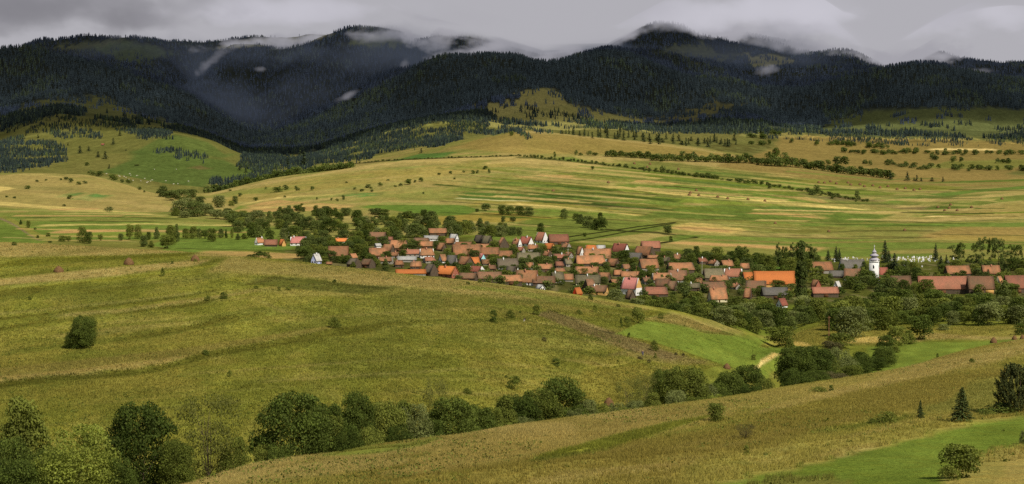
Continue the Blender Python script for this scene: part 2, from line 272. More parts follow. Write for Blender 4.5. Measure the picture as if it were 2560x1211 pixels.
# left plain
F_([-200,0,300,450,640],[520,528,545,560,568],[640,640,640,660,660],FGREEN,soft=2,a=.8)
F_([-200,0,100,250,420],[436,436,440,450,480],[520,518,522,535,548],lin(150,128,74),soft=3,wob=4,a=.7)
F_([0,60,200],[462,464,470],[474,474,480],lin(120,112,60),soft=3,a=.5)
F_([-50,0,25,32],[464,466,468,470],[480,480,476,474],TANB)
F_([160,180,185],[480,480,482],[494,500,500],lin(92,130,60)); F_([206,230,255],[484,482,488],[500,504,504],lin(92,130,60))
F_([100,200,300,440],[485,490,500,520],[494,500,508,532],TAN,soft=3,wob=4,a=.6)
F_([-200,0,100,200,320,380],[500,504,513,520,530,534],[508,514,520,528,536,538],TANB,soft=2,a=.8)
F_([-200,0,200,450,640],[515,520,532,545,556],[534,538,544,552,562],mix(FGREEN,FIELD,.25),soft=2)
line([(0,526),(120,528),(300,533),(420,540)],2,TAN,*f,a=.6)
line([(60,545),(200,541),(350,545),(450,548)],2.2,HEDGE,*f,a=.7)
line([(100,557),(200,553),(330,555),(420,552)],2.2,HEDGE,*f,a=.7)
F_([60,200,450,640],[546,544,550,560],[553,552,554,564],mix(FIELD,GREEN,.4))
F_([90,130,250,450,640],[556,555,555,560,566],[562,560,562,563,569],FGREEN)
F_([100,200,400,640],[562,559,559,564],[566,563,563,568],TANB,a=.8)
F_([110,200,400,640],[568,565,564,569],[577,573,571,576],FGREEN)
F_([130,200,300,480,640],[578,575,574,576,581],[584,583,580,580,583],PINK)
F_([160,240,420,640],[584,583,581,583],[592,594,594,600],lin(110,130,46))
F_([-60,0,40,90,110],[545,552,572,600,606],[620,608,606,606,606],lin(96,120,44),soft=2)
line([(-20,540),(10,550),(40,565),(70,585),(100,602)],5,lin(128,100,80),*f,a=.8)
F_([10,40,90,140],[538,552,580,600],[546,562,596,606],lin(132,126,54),soft=2,a=.7)
F_([110,250,400,440],[603,600,599,604],[610,620,628,625],lin(118,104,52),a=.6)
F_([380,440,560,740],[604,604,606,610],[616,622,626,628],lin(98,124,46))
line([(440,622),(560,624),(740,628)],2,HEDGE,*f,a=.6)
F_([500,560,640,760],[628,628,630,636],[636,644,648,646],PINK,soft=2,a=.8)
# middle hill, left flank
F_([520,640,800,1000,1280,1500],[484,460,432,402,392,412],[490,466,438,408,398,420],TAN,soft=2,a=.9)
F_([560,640,760,900,1100,1280],[485,470,448,432,415,402],[510,500,484,462,440,425],lin(146,126,62),soft=4,wob=4,a=.6)
F_([600,680,720],[476,468,470],[486,482,476],FGREEN,a=.45)
F_([700,800,900,960],[500,490,480,478],[506,496,486,482],FGREEN,a=.5)
line([(600,512),(700,494),(850,486),(960,478)],3,TANB,*f,a=.7,soft=2)
F_([850,900,960],[484,481,484],[491,494,487],lin(92,132,58))
F_([570,600,680],[524,514,530],[540,536,534],FGREEN)
F_([620,700,800,885],[504,500,508,514],[532,530,528,518],PINK,a=.8)
F_([640,760,880],[518,512,515],[522,518,518],TANB,a=.5)
F_([900,960,1050,1160,1200],[518,505,508,514,524],[520,524,536,544,526],lin(92,122,44))
F_([960,1000,1090],[535,532,534],[552,556,556],lin(104,122,44),a=.7)
F_([1040,1120,1250,1440],[554,540,530,536],[566,562,556,548],lin(140,120,52))
F_([840,1000,1200,1260],[510,500,505,520],[514,512,514,528],TAN,a=.5)
# middle hill, the strips down the right flank
F_([1130,1220,1300,1500,1700],[470,460,448,470,500],[482,478,474,500,520],FGREEN,soft=3,wob=3,a=.8)
F_([1140,1160,1250,1400,1480],[488,480,484,486,492],[490,496,500,502,500],lin(78,108,42),soft=2)
line([(1140,496),(1250,502),(1380,504)],3,lin(190,180,130),*f,a=.7)
F_([1210,1300,1450,1700,1900],[404,400,410,438,460],[412,408,420,446,468],TAN,a=.8,soft=2)
F_([1230,1400,1600,1800],[418,420,436,458],[424,428,446,468],lin(116,122,58),a=.6,soft=3,wob=3)
F_([1300,1450,1640,1700],[436,438,450,460],[446,448,458,462],PINK,a=.75,soft=2,wob=2)
F_([1500,1650,1800,1900,2000,2120],[442,440,450,462,476,500],[446,452,466,482,496,512],lin(112,128,58),soft=3,a=.8)
F_([1540,1620,1800,1900,2060],[458,462,470,486,510],[470,478,494,506,514],FGREEN,soft=2)
F_([1700,1780,1900,2000,2100],[462,468,476,490,506],[466,474,484,498,514],PINK,soft=2,a=.65)
F_([1500,1560,1700,1850,2000,2200,2240],[465,467,481,496,506,528,532],[469,473,490,505,514,538,536],TANB)
F_([1470,1560,1700,1800,1960],[475,472,490,500,512],[487,492,506,512,516],GREEN_B,a=.9)
F_([1320,1420,1500,1620],[484,482,488,500],[488,487,494,502],TAN,a=.9)
line([(1390,494),(1500,502),(1620,512),(1700,520)],3,TAN,*f,a=.8)
F_([1330,1400,1500,1650,1690],[498,494,506,520,526],[508,516,524,530,530],lin(74,98,38),soft=2)
line([(1340,499),(1450,507),(1560,518),(1650,528)],2.4,HEDGE,*f,a=.85)
line([(1390,495),(1500,506),(1600,514),(1640,520)],2,lin(70,74,30),*f,a=.8)
F_([1260,1300,1450,1560,1620],[510,507,522,534,538],[514,516,530,541,540],TANB)
F_([1180,1300,1450,1640],[500,504,512,540],[514,508,520,545],lin(150,130,60),a=.7)
F_([1330,1400,1520,1640],[519,522,532,546],[540,545,548,552],FGREEN,a=.8)
F_([1230,1340,1430,1600,1700],[560,548,545,555,560],[600,612,606,585,566],lin(96,118,44),a=.9)
F_([1600,1700,1800,2000,2200],[536,518,512,520,535],[545,548,550,556,562],lin(84,110,40),a=.9,soft=3)
F_([1620,1800,2000,2100],[544,550,562,570],[560,570,585,585],lin(110,120,50),a=.8,soft=3)
F_([1680,1750,1850,1862],[560,558,570,574],[572,580,586,576],lin(178,150,84))
F_([1690,1760,1830],[566,568,576],[572,578,582],PINK,a=.9)
F_([1880,1960,2060,2070],[530,531,540,544],[536,540,548,547],PINK)
F_([2060,2140,2240,2340,2400],[530,540,560,560,565],[545,552,566,574,572],FGREEN,a=.6)
F_([1910,2060,2200],[514,520,528],[528,530,534],lin(84,112,44),a=.9)
F_([1690,1800,2000,2200,2560],[585,590,596,600,604],[600,606,616,622,626],FGREEN,a=.9)
F_([1680,1740,1850,1960,2040,2150],[606,606,611,617,621,621],[610,613,618,624,629,628],PINK)
line([(1700,596),(1850,603),(2000,608),(2300,603),(2560,610)],4,lin(130,112,60),*f,a=.8)
line([(1850,590),(2100,598),(2340,594)],3,HEDGE,*f,a=.5)
line([(2070,581),(2200,578),(2330,576)],2,HEDGE,*f,a=.75)
F_([1930,2100,2330],[566,562,560],[584,580,576],lin(112,116,50),a=.7)
F_([2330,2400,2560,2700],[572,568,568,570],[596,598,600,600],lin(142,114,62),a=.8,soft=3)
F_([2350,2450,2560,2700],[586,592,588,588],[600,604,604,604],lin(150,128,60),a=.6,soft=3)
F_([2000,2120,2240,2560,2700],[560,562,560,556,556],[566,568,566,568,566],lin(92,126,46),a=.8)
F_([2040,2200,2350],[618,622,625],[642,644,646],FGREEN,a=.9)
F_([2200,2350,2380],[628,622,624],[636,634,632],lin(150,118,72),a=.6)
# dark ditches behind the village
for pp, w in (([(1350,604),(1440,590),(1530,577),(1590,568),(1650,561),(1690,556)],3.2),([(1400,607),(1480,596),(1540,585),(1580,577),(1690,558)],3.0),([(1510,573),(1570,579),(1640,581),(1700,589),(1740,592)],3.2),([(1620,612),(1680,604),(1720,595),(1746,594)],4.5)):
    line(pp, w*.8, lin(38,40,20), *f, a=1, soft=.6, wob=.5)
F_([1620,1700,1730],[598,585,590],[604,604,596],lin(94,120,44),a=.8)
F_([1820,1900,1990,2040],[653,653,663,668],[664,672,672,672],lin(92,132,46))
# gully and the right-hand fields
line([(1290,393),(1400,400),(1550,417),(1700,436),(1900,459),(2050,482),(2140,502)],5,lin(64,66,32),*f,a=.8,soft=2,wob=2)
F_([2000,2080,2160,2260,2340],[468,482,496,508,520],[490,502,512,524,530],lin(104,88,58),soft=4,a=.8)
F_([1870,1960,2100,2260,2300],[448,452,466,482,488],[462,474,492,500,494],FGREEN,a=.9)
F_([1900,2040,2200,2400,2420],[444,450,458,468,474],[450,460,474,478,476],lin(126,128,52),a=.9)
line([(2020,460),(2150,468),(2300,478),(2400,480)],2.5,TAN,*f,a=.7)
F_([2150,2300,2450,2600],[492,480,468,462],[500,492,484,478],lin(150,128,74),a=.8)
F_([2210,2300,2440,2600],[502,488,474,462],[510,500,482,470],lin(94,122,48))
F_([2250,2340,2480,2600],[508,500,486,478],[520,516,504,492],TAN,a=.8,soft=2)
F_([2310,2360,2480,2600],[514,506,494,484],[536,530,508,498],lin(96,122,46),a=.85)
F_([2390,2480,2600],[524,514,504],[540,548,545],lin(150,128,70),a=.7,soft=4)
F_([2320,2372],[540,540],[543,544],STRAW)
F_([1700,1850,1900],[408,402,406],[416,418,412],TAN,a=.8)
F_([1480,1620,1750,1900,2060,2200,2300],[390,396,402,412,424,438,452],[398,404,410,420,434,446,460],TAN,a=.8,soft=2)
line([(1690,414),(1800,422),(1930,440),(2040,446)],3,TANB,*f,a=.8)
F_([1560,1640,1760,1900],[404,404,416,432],[420,424,440,452],lin(100,120,50),a=.75)
F_([1390,1430,1460],[392,392,400],[398,404,406],lin(100,130,50),a=.8)
F_([980,1050,1130],[402,385,380],[404,398,392],lin(80,122,52),a=.9)
F_([1000,1100,1250,1300],[400,396,388,388],[404,400,392,394],TAN,a=.7)
line([(880,410),(1000,400),(1150,394),(1290,390)],2.2,HEDGE,*f,a=.9)
F_([1150,1290,1450,1650,1880],[356,330,342,362,396],[372,384,386,386,400],lin(150,124,66),a=.75,soft=3)
F_([1290,1420,1600,1750,1870],[324,335,354,372,394],[329,340,359,377,399],TAN,a=.8)
q_ = (TI['P']-.6, TI['R']+.4)
def Q_(xs, top, bot, c, **k): band(xs, top, bot, c, *q_, **k)
Q_([1860,2000,2200,2600],[330,332,345,352],[460,460,460,470],lin(140,116,64),soft=3,a=.85)
Q_([1890,2100,2350,2600],[398,412,430,440],[412,428,448,456],lin(150,124,70),a=.7,soft=3)
Q_([2326,2400,2480,2492],[371,372,373,374],[375,376,377,377],STRAW,soft=1)
Q_([2130,2300,2500,2600],[354,352,350,350],[358,357,356,356],HEDGE,a=.4)
Q_([2340,2560],[404,400],[420,424],FGREEN,a=.5,soft=4)
Q_([1240,1400,1600,1700,1860],[262,290,312,322,326],[322,326,340,352,360],lin(112,104,56),soft=4,a=.8)
band([-200,0,250,400,560,700],[296,296,300,318,350,390],[440,440,446,490,500,470],lin(106,114,54),TI['N']+.25,TI['R']+.4,soft=5,a=.85)
Q_([250,350,560,600],[385,375,400,420],[480,470,478,470],lin(80,106,46),soft=5,a=.85)
Q_([340,380,440,520,560],[375,350,336,356,385],[385,385,385,400,405],lin(84,108,48),soft=4,a=.8)
Q_([0,60,130,200,250],[345,315,297,300,305],[356,345,335,325,315],lin(126,118,62),soft=3,a=.8)
Q_([482,500,520],[416,414,420],[422,424,424],lin(110,84,56),a=.7)
# many thin strips following the lie of the middle hill
g_ = random.Random(77)
for k in range(120):
    x0 = g_.uniform(1080, 2350); ln_ = g_.uniform(120, 420); y0 = g_.uniform(412, 560)+max(0, (x0-1900))*.03
    sl = .085 if y0 < 470 else (.06 if x0 < 1750 else .02)
    if x0 > 2150: sl = g_.choice([-.03, .01])
    w_ = g_.uniform(1.6, 5.5); c_ = g_.choice([FGREEN, GREEN, lin(84,110,44), lin(116,128,54), TAN, FIELD, lin(160,138,78), GREEN_D])
    line([(x0, y0), (x0+ln_/2, y0+ln_/2*sl), (x0+ln_, y0+ln_*sl*1.05)], w_, c_, *f, a=g_.uniform(.55, 1), soft=.7, wob=.8)
for k in range(46):
    x0 = g_.uniform(1100, 2400); ln_ = g_.uniform(90, 330); y0 = g_.uniform(430, 600); sl = .085 if y0 < 470 else (.06 if x0 < 1750 else .015)
    line([(x0, y0), (x0+ln_, y0+ln_*sl)], g_.uniform(1.2, 2.2), g_.choice([HEDGE, lin(70,84,34), lin(60,70,30)]), *f, a=g_.uniform(.5, .9), soft=.7, wob=.8)
for k in range(34):
    x0 = g_.uniform(-60, 500); y0 = g_.uniform(522, 602); line([(x0, y0), (x0+g_.uniform(100, 300), y0+g_.uniform(-2, 5))], g_.uniform(1.5, 4), g_.choice([FGREEN, TAN, lin(84,110,44), FIELD, PINK]), *f, a=g_.uniform(.4, .8), soft=1, wob=.8)
for k in range(50):
    x0 = g_.uniform(560, 1500); y0 = np.interp(x0, [560,800,1100,1500], [500,470,430,430])+g_.uniform(-30, 50); ln_ = g_.uniform(80, 260); sl = np.interp(x0, [560,900,1200,1500], [-.14,-.06,.02,.06])
    line([(x0, y0), (x0+ln_, y0+ln_*sl)], g_.uniform(1.5, 4), g_.choice([TAN, FIELD, lin(120,124,58), lin(160,134,74), lin(104,116,52)]), *f, a=g_.uniform(.3, .6), soft=1.5, wob=1.5)
# mountain pastures
M_ = (TI['R']-.2, TI['W']+.3)
def MP(xs, top, bot, c, **k): band(xs, top, bot, c, *M_, **k)
MASKS = []
def pasture(xs, top, bot, c, a=1.0, soft=5, wob=8):
    before = C.copy(); MP(xs, top, bot, c, a=a, soft=soft, wob=wob, ends=12)
    MASKS.append(((xs[0]+xs[-1])/2, None)); return np.abs(C-before).sum(-1) > 1e-3
PST = np.zeros(GY.shape, bool)
PST |= pasture([1210,1250,1300,1370,1400,1420],[262,245,228,222,232,262],[270,300,318,318,300,280],lin(118,108,62))
PST |= pasture([1210,1240,1420,1560,1700],[290,290,264,290,312],[330,330,330,330,330],lin(112,104,58))
PST |= pasture([1700,1720,1780,1800],[268,255,245,260],[300,318,316,300],lin(74,76,46))
PST |= pasture([1868,1880,1980,1990],[124,124,148,156],[140,172,162,158],lin(92,96,62),soft=2,wob=2)
PST |= pasture([560,640,740,800,812],[106,98,90,84,84],[124,118,110,104,96],lin(98,98,76),soft=2,wob=2)
PST |= pasture([870,930,960,1000],[106,88,86,100],[112,122,132,118],lin(82,92,52),a=.8)
PST |= pasture([240,300,400,420],[110,104,118,130],[126,150,165,150],lin(62,76,48),a=.7)
PST |= pasture([140,180,300],[112,112,100],[122,124,112],lin(70,78,54),a=.7)
PST |= pasture([1690,1720,1760,1800],[100,98,108,140],[130,150,165,170],lin(66,74,50),a=.7)
PST |= pasture([0,130,260,330,430],[268,248,240,280,310],[330,312,320,325,330],lin(78,84,44),a=.8)
PST |= pasture([620,700,800,960,1100],[392,395,378,340,312],[420,420,410,390,345],lin(86,92,46),a=.8)
PST |= pasture([2050,2100,2200,2300,2500,2600],[292,286,276,272,270,280],[340,340,342,345,350,355],lin(70,80,42),a=.85)
PST |= pasture([1900,2000,2100],[318,326,330],[340,340,340],lin(70,78,42),a=.5)

# one overall grade towards duller, drier ground
lum = (C*np.array([.3,.6,.1])).sum(-1, keepdims=True)
C[...] = (lum+(C-lum)*.95)*np.array([.88,.95,.84])
isg = smooth(1.02, 1.16, C[..., 1]/np.maximum(C[..., 0], 1e-3))[..., None]; C[...] = C*(1-isg)+isg*C*np.array([1.02,.84,.92])*(.84+.32*n3[..., None])*(.88+.24*n2[..., None])
C[...] = np.where(PST[..., None], C*1.6, C); C[...] = np.where((GT < TI['D']+.4)[..., None], C*np.array([1.08,1.10,1.08]), C)  # mountain pastures lightened in colour because the cloud bank shades them
dk = ((GT > TI['O']+.2) & (GT < TI['R']+.3))[..., None]; C[...] = np.where(dk, C*.80, C)
# ------------------------------------------------------------------ materials
def mat(name, rough=.9, spec=.1):
    m = bpy.data.materials.new(name); m.use_nodes = True; nt = m.node_tree
    b = nt.nodes['Principled BSDF']; b.inputs['Roughness'].default_value = rough
    b.inputs['Specular IOR Level'].default_value = spec
    return m, nt, b
def N(nt, typ, **k):
    n = nt.nodes.new(typ)
    for a, v in k.items(): setattr(n, a, v)
    return n
def noise(nt, scale, detail=3, rough=.6, vec=None, w=None):
    n = N(nt, 'ShaderNodeTexNoise'); n.inputs['Scale'].default_value = scale; n.inputs['Detail'].default_value = detail
    n.inputs['Roughness'].default_value = rough
    if vec is not None: nt.links.new(vec, n.inputs['Vector'])
    return n.outputs['Fac']
def mrange(nt, v, a, b, c, d):
    n = N(nt, 'ShaderNodeMapRange'); nt.links.new(v, n.inputs[0])
    for i, x in enumerate((a, b, c, d)): n.inputs[i+1].default_value = x
    return n.outputs[0]
def math_(nt, op, a, b):
    n = N(nt, 'ShaderNodeMath', operation=op)
    for i, x in enumerate((a, b)):
        if isinstance(x, (int, float)): n.inputs[i].default_value = x
        else: nt.links.new(x, n.inputs[i])
    return n.outputs[0]
def mixc(nt, f, a, b, mode='MIX'):
    n = N(nt, 'ShaderNodeMix', data_type='RGBA', blend_type=mode)
    for s, x in ((n.inputs[0], f), (n.inputs[6], a), (n.inputs[7], b)):
        if isinstance(x, (int, float)): s.default_value = x
        elif isinstance(x, (tuple, list, np.ndarray)): s.default_value = tuple(x)[:3]+(1,)
        else: nt.links.new(x, s)
    return n.outputs[2]
def vmul(nt, vec, s):
    n = N(nt, 'ShaderNodeVectorMath', operation='MULTIPLY'); nt.links.new(vec, n.inputs[0]); n.inputs[1].default_value = s
    return n.outputs[0]

def ground_mat():
    m, nt, b = mat('ground_cover', 1.0, 0.0)
    at = N(nt, 'ShaderNodeAttribute', attribute_name='cover'); geo = N(nt, 'ShaderNodeNewGeometry'); P = geo.outputs['Position']
    a = noise(nt, 1.0, 4, .75, vmul(nt, P, (1.6, .7, 1)))          # tufts
    c = noise(nt, 1.0, 4, .65, vmul(nt, P, (.14, .05, .1)))        # patches
    d = noise(nt, 1.0, 3, .6, vmul(nt, P, (.02, .014, .02)))
    e = noise(nt, 1.0, 3, .7, vmul(nt, P, (.05, .45, .1)))         # mown swathes
    k = math_(nt, 'MULTIPLY', mrange(nt, a, .3, .7, .76, 1.22), mrange(nt, c, .3, .7, .78, 1.22))
    k = math_(nt, 'MULTIPLY', k, mrange(nt, d, .3, .7, .88, 1.12)); k = math_(nt, 'MULTIPLY', k, mrange(nt, e, .3, .7, .9, 1.1))
    cr = N(nt, 'ShaderNodeCombineColor'); [nt.links.new(k, cr.inputs[i]) for i in range(3)]
    col = mixc(nt, 1.0, at.outputs['Color'], cr.outputs[0], 'MULTIPLY')
    hue = mixc(nt, mrange(nt, noise(nt, 1.0, 3, .6, vmul(nt, P, (.4, .2, .3))), .45, .7, 0, .3), col, mixc(nt, 1.0, col, (1.35, 1.02, .8), 'MULTIPLY'))
    nt.links.new(hue, b.inputs['Base Color'])
    bp = N(nt, 'ShaderNodeBump'); bp.inputs['Strength'].default_value = .8; bp.inputs['Distance'].default_value = .5
    nt.links.new(a, bp.inputs['Height']); nt.links.new(bp.outputs[0], b.inputs['Normal'])
    return m

def new_mesh(name, V, Fc, nv=4, smooth_=False, colors=None, cname='cover'):
    """V (n,3), Fc (m,nv) int -> mesh"""
    me = bpy.data.meshes.new(name); V = np.ascontiguousarray(V, np.float32); Fc = np.ascontiguousarray(Fc, np.int32)
    me.vertices.add(len(V)); me.vertices.foreach_set('co', V.ravel())
    me.loops.add(Fc.size); me.loops.foreach_set('vertex_index', Fc.ravel())
    me.polygons.add(len(Fc)); me.polygons.foreach_set('loop_start', np.arange(0, Fc.size, nv, dtype=np.int32))
    me.polygons.foreach_set('loop_total', np.full(len(Fc), nv, np.int32))
    if smooth_: me.polygons.foreach_set('use_smooth', np.ones(len(Fc), bool))
    if colors is not None:
        ca = me.color_attributes.new(cname, 'FLOAT_COLOR', 'POINT')
        ca.data.foreach_set('color', np.ascontiguousarray(np.concatenate([colors, np.ones((len(colors), 1))], 1), np.float32).ravel())
    me.update(calc_edges=True); me.validate(verbose=False)
    return me
def link(name, me, m=None, parent=None, **props):
    o = bpy.data.objects.new(name, me); COL.objects.link(o)
    if m is not None and me is not None and not me.materials: me.materials.append(m)
    if parent is not None: o.parent = parent
    for k, v in props.items():
        if v is not None: o[k] = v
    return o

idx = np.arange(NT*NP_).reshape(NT, NP_)
quads = np.stack([idx[:-1, :-1], idx[:-1, 1:], idx[1:, 1:], idx[1:, :-1]], -1).reshape(-1, 4)
V = np.stack([GX, GY, GZ], -1).reshape(-1, 3)
me = new_mesh('ground', V, quads, 4, True, C.reshape(-1, 3))
ground_o = link('ground', me, ground_mat(), kind='structure', label='rolling meadows, strip fields and mountain slopes', category='ground')

# ------------------------------------------------------------------ daylight
SUN_D = np.array([.42, -.52, .74]); SUN_D /= np.linalg.norm(SUN_D)
sun = bpy.data.lights.new('sun', 'SUN'); sun.energy = 4.5; sun.angle = R(1.2); sun.color = (1, .95, .85)
sun_o = bpy.data.objects.new('sun', sun); COL.objects.link(sun_o)
from mathutils import Vector, Matrix, Euler
sun_o.rotation_euler = Vector(SUN_D).to_track_quat('Z', 'Y').to_euler()
w = bpy.data.worlds.new('World'); sc.world = w; w.use_nodes = True; nt = w.node_tree
sky = nt.nodes.new('ShaderNodeTexSky'); sky.sky_type = 'NISHITA'; sky.sun_disc = False
sky.sun_elevation = math.asin(SUN_D[2]); sky.sun_rotation = math.atan2(SUN_D[0], SUN_D[1]); sky.air_density = 1.4; sky.dust_density = 3
bg = nt.nodes['Background']; bg.inputs[1].default_value = .075
nt.links.new(sky.outputs[0], bg.inputs[0])

# ------------------------------------------------------------------ low cloud: a thick bank resting on the mountain tops
def cloud_mat(name, dens, col, hetero=None, rad=.30):
    m = bpy.data.materials.new(name); m.use_nodes = True; nt = m.node_tree
    nt.nodes.remove(nt.nodes['Principled BSDF']); out = nt.nodes['Material Output']
    ab = N(nt, 'ShaderNodeVolumeAbsorption'); ab.inputs[0].default_value = (0, 0, 0, 1); ab.inputs[1].default_value = dens
    em = N(nt, 'ShaderNodeEmission'); em.inputs[0].default_value = tuple(col)+(1,); em.inputs[1].default_value = dens*rad  # cloud glows by emission in place of scattered daylight
    ad = N(nt, 'ShaderNodeAddShader'); nt.links.new(ab.outputs[0], ad.inputs[0]); nt.links.new(em.outputs[0], ad.inputs[1])
    nt.links.new(ad.outputs[0], out.inputs['Volume'])
    return m
def cloud_bank():
    xs = np.linspace(-26000, 26000, 190); ys = np.concatenate([np.linspace(3750, 12000, 95), np.linspace(12500, 60000, 26)])
    X, Y = np.meshgrid(xs, ys)
    Y = Y+np.interp(X, [-3000,-1000,0,1500], [250,350,1000,1500])*np.clip(1.6-(Y-3750)/6000, 0, 1)  # near edge, out of view, shaped to set where its shade falls
    px = X/np.maximum(Y, 1)*4500+1280
    base = np.interp(px, [-200,300,600,750,850,1000,1100,1200,1300,1450,1560,1650,1750,1860,1930,2000,2060,2120,2200,2255,2300,2400,2560,2800],
                         [750,760,765,740,690,630,608,582,528,512,585,685,690,750,755,740,680,590,470,545,630,665,670,660])
    base = base + (fbm(X/420, Y/520, 4, 77)-.5)*120
    edge = np.minimum(1, np.arange(len(ys))[:, None]/18)
    base = base + (1-edge)*180
    top = base + 210 + fbm(X/900, Y/900, 3, 5)*120
    n_ = X.size; sh = X.shape; id_ = np.arange(n_).reshape(sh)
    Vv = np.concatenate([np.stack([X, Y, base], -1).reshape(-1, 3), np.stack([X, Y, top], -1).reshape(-1, 3)])
    q = np.stack([id_[:-1, :-1], id_[1:, :-1], id_[1:, 1:], id_[:-1, 1:]], -1).reshape(-1, 4)
    q2 = q[:, ::-1]+n_
    def side(a): return np.stack([a[:-1], a[1:], a[1:]+n_, a[:-1]+n_], -1)
    sides = np.concatenate([side(id_[0]), side(id_[-1][::-1]), side(id_[::-1, 0]), side(id_[:, -1])])
    return new_mesh('cloud_bank', Vv, np.concatenate([q, q2, sides]), 4)
link('low_cloud', cloud_bank(), cloud_mat('cloud_vapour', .0075, (.94, .925, 1.0), rad=.46), kind='structure', label='grey cloud bank resting on the mountain tops', category='cloud')

# ------------------------------------------------------------------ foliage
def leaf_mat(name, c, c2, trans=.3, var=.35):
    m = bpy.data.materials.new(name); m.use_nodes = True; nt = m.node_tree; b = nt.nodes['Principled BSDF']
    b.inputs['Roughness'].default_value = .75; b.inputs['Specular IOR Level'].default_value = .12
    oi = N(nt, 'ShaderNodeObjectInfo'); at = N(nt, 'ShaderNodeAttribute', attribute_name='leaf')
    sp = N(nt, 'ShaderNodeSeparateColor'); nt.links.new(at.outputs['Color'], sp.inputs[0])
    tc = N(nt, 'ShaderNodeTexCoord')
    cl = noise(nt, 3.5, 2, .6, tc.outputs['Object'])
    f = math_(nt, 'ADD', math_(nt, 'MULTIPLY', oi.outputs['Random'], .5), math_(nt, 'MULTIPLY', sp.outputs[1], .5))
    base = mixc(nt, f, c, c2)
    k = math_(nt, 'MULTIPLY', mrange(nt, sp.outputs[0], 0, 1, 1-var*1.5, 1+var*1.5), mrange(nt, cl, .3, .7, 1-var*.8, 1+var*.8))
    k = math_(nt, 'MULTIPLY', k, mrange(nt, oi.outputs['Random'], 0, 1, .8, 1.2))
    cr = N(nt, 'ShaderNodeCombineColor'); [nt.links.new(k, cr.inputs[i]) for i in range(3)]
    col = mixc(nt, 1.0, base, cr.outputs[0], 'MULTIPLY')
    nt.links.new(col, b.inputs['Base Color'])
    tr = N(nt, 'ShaderNodeBsdfTranslucent'); nt.links.new(mixc(nt, 1.0, col, (1.1, 1.15, .6), 'MULTIPLY'), tr.inputs[0])
    mx = N(nt, 'ShaderNodeMixShader'); mx.inputs[0].default_value = trans
    nt.links.new(b.outputs[0], mx.inputs[1]); nt.links.new(tr.outputs[0], mx.inputs[2]); nt.links.new(mx.outputs[0], nt.nodes['Material Output'].inputs[0])
    return m
def bark_mat(name, c):
    m, nt, b = mat(name, .95, .05); tc = N(nt, 'ShaderNodeTexCoord')
    f = noise(nt, 12, 4, .7, vmul(nt, tc.outputs['Object'], (3, 3, .6)))
    nt.links.new(mixc(nt, f, np.array(c)*.5, np.array(c)*1.5), b.inputs['Base Color']); return m
LM = {
 'dark':  leaf_mat('leaves_dark_green', (.058,.088,.012), (.098,.118,.020)),
 'olive': leaf_mat('leaves_olive', (.112,.140,.020), (.158,.168,.030)),
 'light': leaf_mat('leaves_light_green', (.215,.250,.036), (.250,.275,.05), .35),
 'silver':leaf_mat('leaves_silvery_willow', (.138,.160,.044), (.178,.190,.060), .3),
 'airy':  leaf_mat('leaves_yellow_green', (.150,.160,.030), (.175,.165,.045), .4),
 'brown': leaf_mat('leaves_brownish', (.090,.085,.028), (.115,.090,.036), .25),
 'needle':leaf_mat('needles_spruce', (.040,.056,.022), (.056,.072,.026), .12),
 'needle2':leaf_mat('needles_young_spruce', (.062,.085,.022), (.085,.100,.026), .15),
 'pine':  leaf_mat('needles_pine', (.075,.088,.024), (.095,.105,.03), .12),
 'far':   leaf_mat('leaves_far_hedge', (.070,.096,.020), (.118,.138,.030), .2),
}
BARK = bark_mat('bark', (.10,.075,.05)); BARK_P = bark_mat('bark_grey', (.17,.15,.12))
def unit(v): return v/np.maximum(np.linalg.norm(v, axis=-1, keepdims=True), 1e-9)
def leaves(P, outward, s, g, sx=1.0, shade=None):
    """one bent quad per point"""
    n = len(P); nrm = unit(outward+g.normal(0, .75, (n, 3))); a = unit(np.cross(nrm, g.normal(0, 1, (n, 3)))); b = np.cross(nrm, a)
    sz = (s*g.uniform(.6, 1.35, n))[:, None]
    Vv = np.stack([P-a*sz*.5*sx, P-b*sz*.45, P+a*sz*.5*sx, P+b*sz*.55], 1).reshape(-1, 3)
    Fc = np.arange(4*n).reshape(-1, 4)
    c = np.stack([g.random(n) if shade is None else shade, g.random(n), np.zeros(n)], 1).repeat(4, 0)
    return Vv, Fc, c
def tube(p0, p1, r0, r1, k=6):
    p0 = np.array(p0, float); p1 = np.array(p1, float); d = unit(p1-p0); a = unit(np.cross(d, [.3, .9, .1])); b = np.cross(d, a)
    th = np.arange(k)*2*np.pi/k; c = np.cos(th)[:, None]*a+np.sin(th)[:, None]*b
    Vv = np.concatenate([p0+c*r0, p1+c*r1]); i = np.arange(k); j = (i+1) % k
    return Vv, np.stack([i, j, j+k, i+k], 1)
def merge(parts):
    Vs, Fs, o = [], [], 0
    for v, f in parts: Vs.append(v); Fs.append(f+o); o += len(v)
    return np.concatenate(Vs), np.concatenate(Fs)
def bent(pts, radii, k=6):
    return [tube(pts[i], pts[i+1], radii[i], radii[i+1], k) for i in range(len(pts)-1)]
def profile(kind, z):
    if kind == 'round': return np.sqrt(np.clip(1-((z-.52)/.52)**2, 0, 1))*.5
    if kind == 'bush': return np.sqrt(np.clip(1-((z-.38)/.64)**2, 0, 1))*.56
    if kind == 'cone': return np.clip(1.12-z, 0, 1)**.75*np.clip(z/.16+.3, 0, 1)*.5
    if kind == 'column': return np.clip(1.06-z, 0, 1)**.45*np.clip(z/.2+.35, 0, 1)*.2
    if kind == 'vase': return (.22+.34*np.clip(z/.7, 0, 1))*np.clip((1.08-z)/.25, 0, 1)**.6
    if kind == 'mound': return np.sqrt(np.clip(1-(z/1.02)**2, 0, 1))*.75
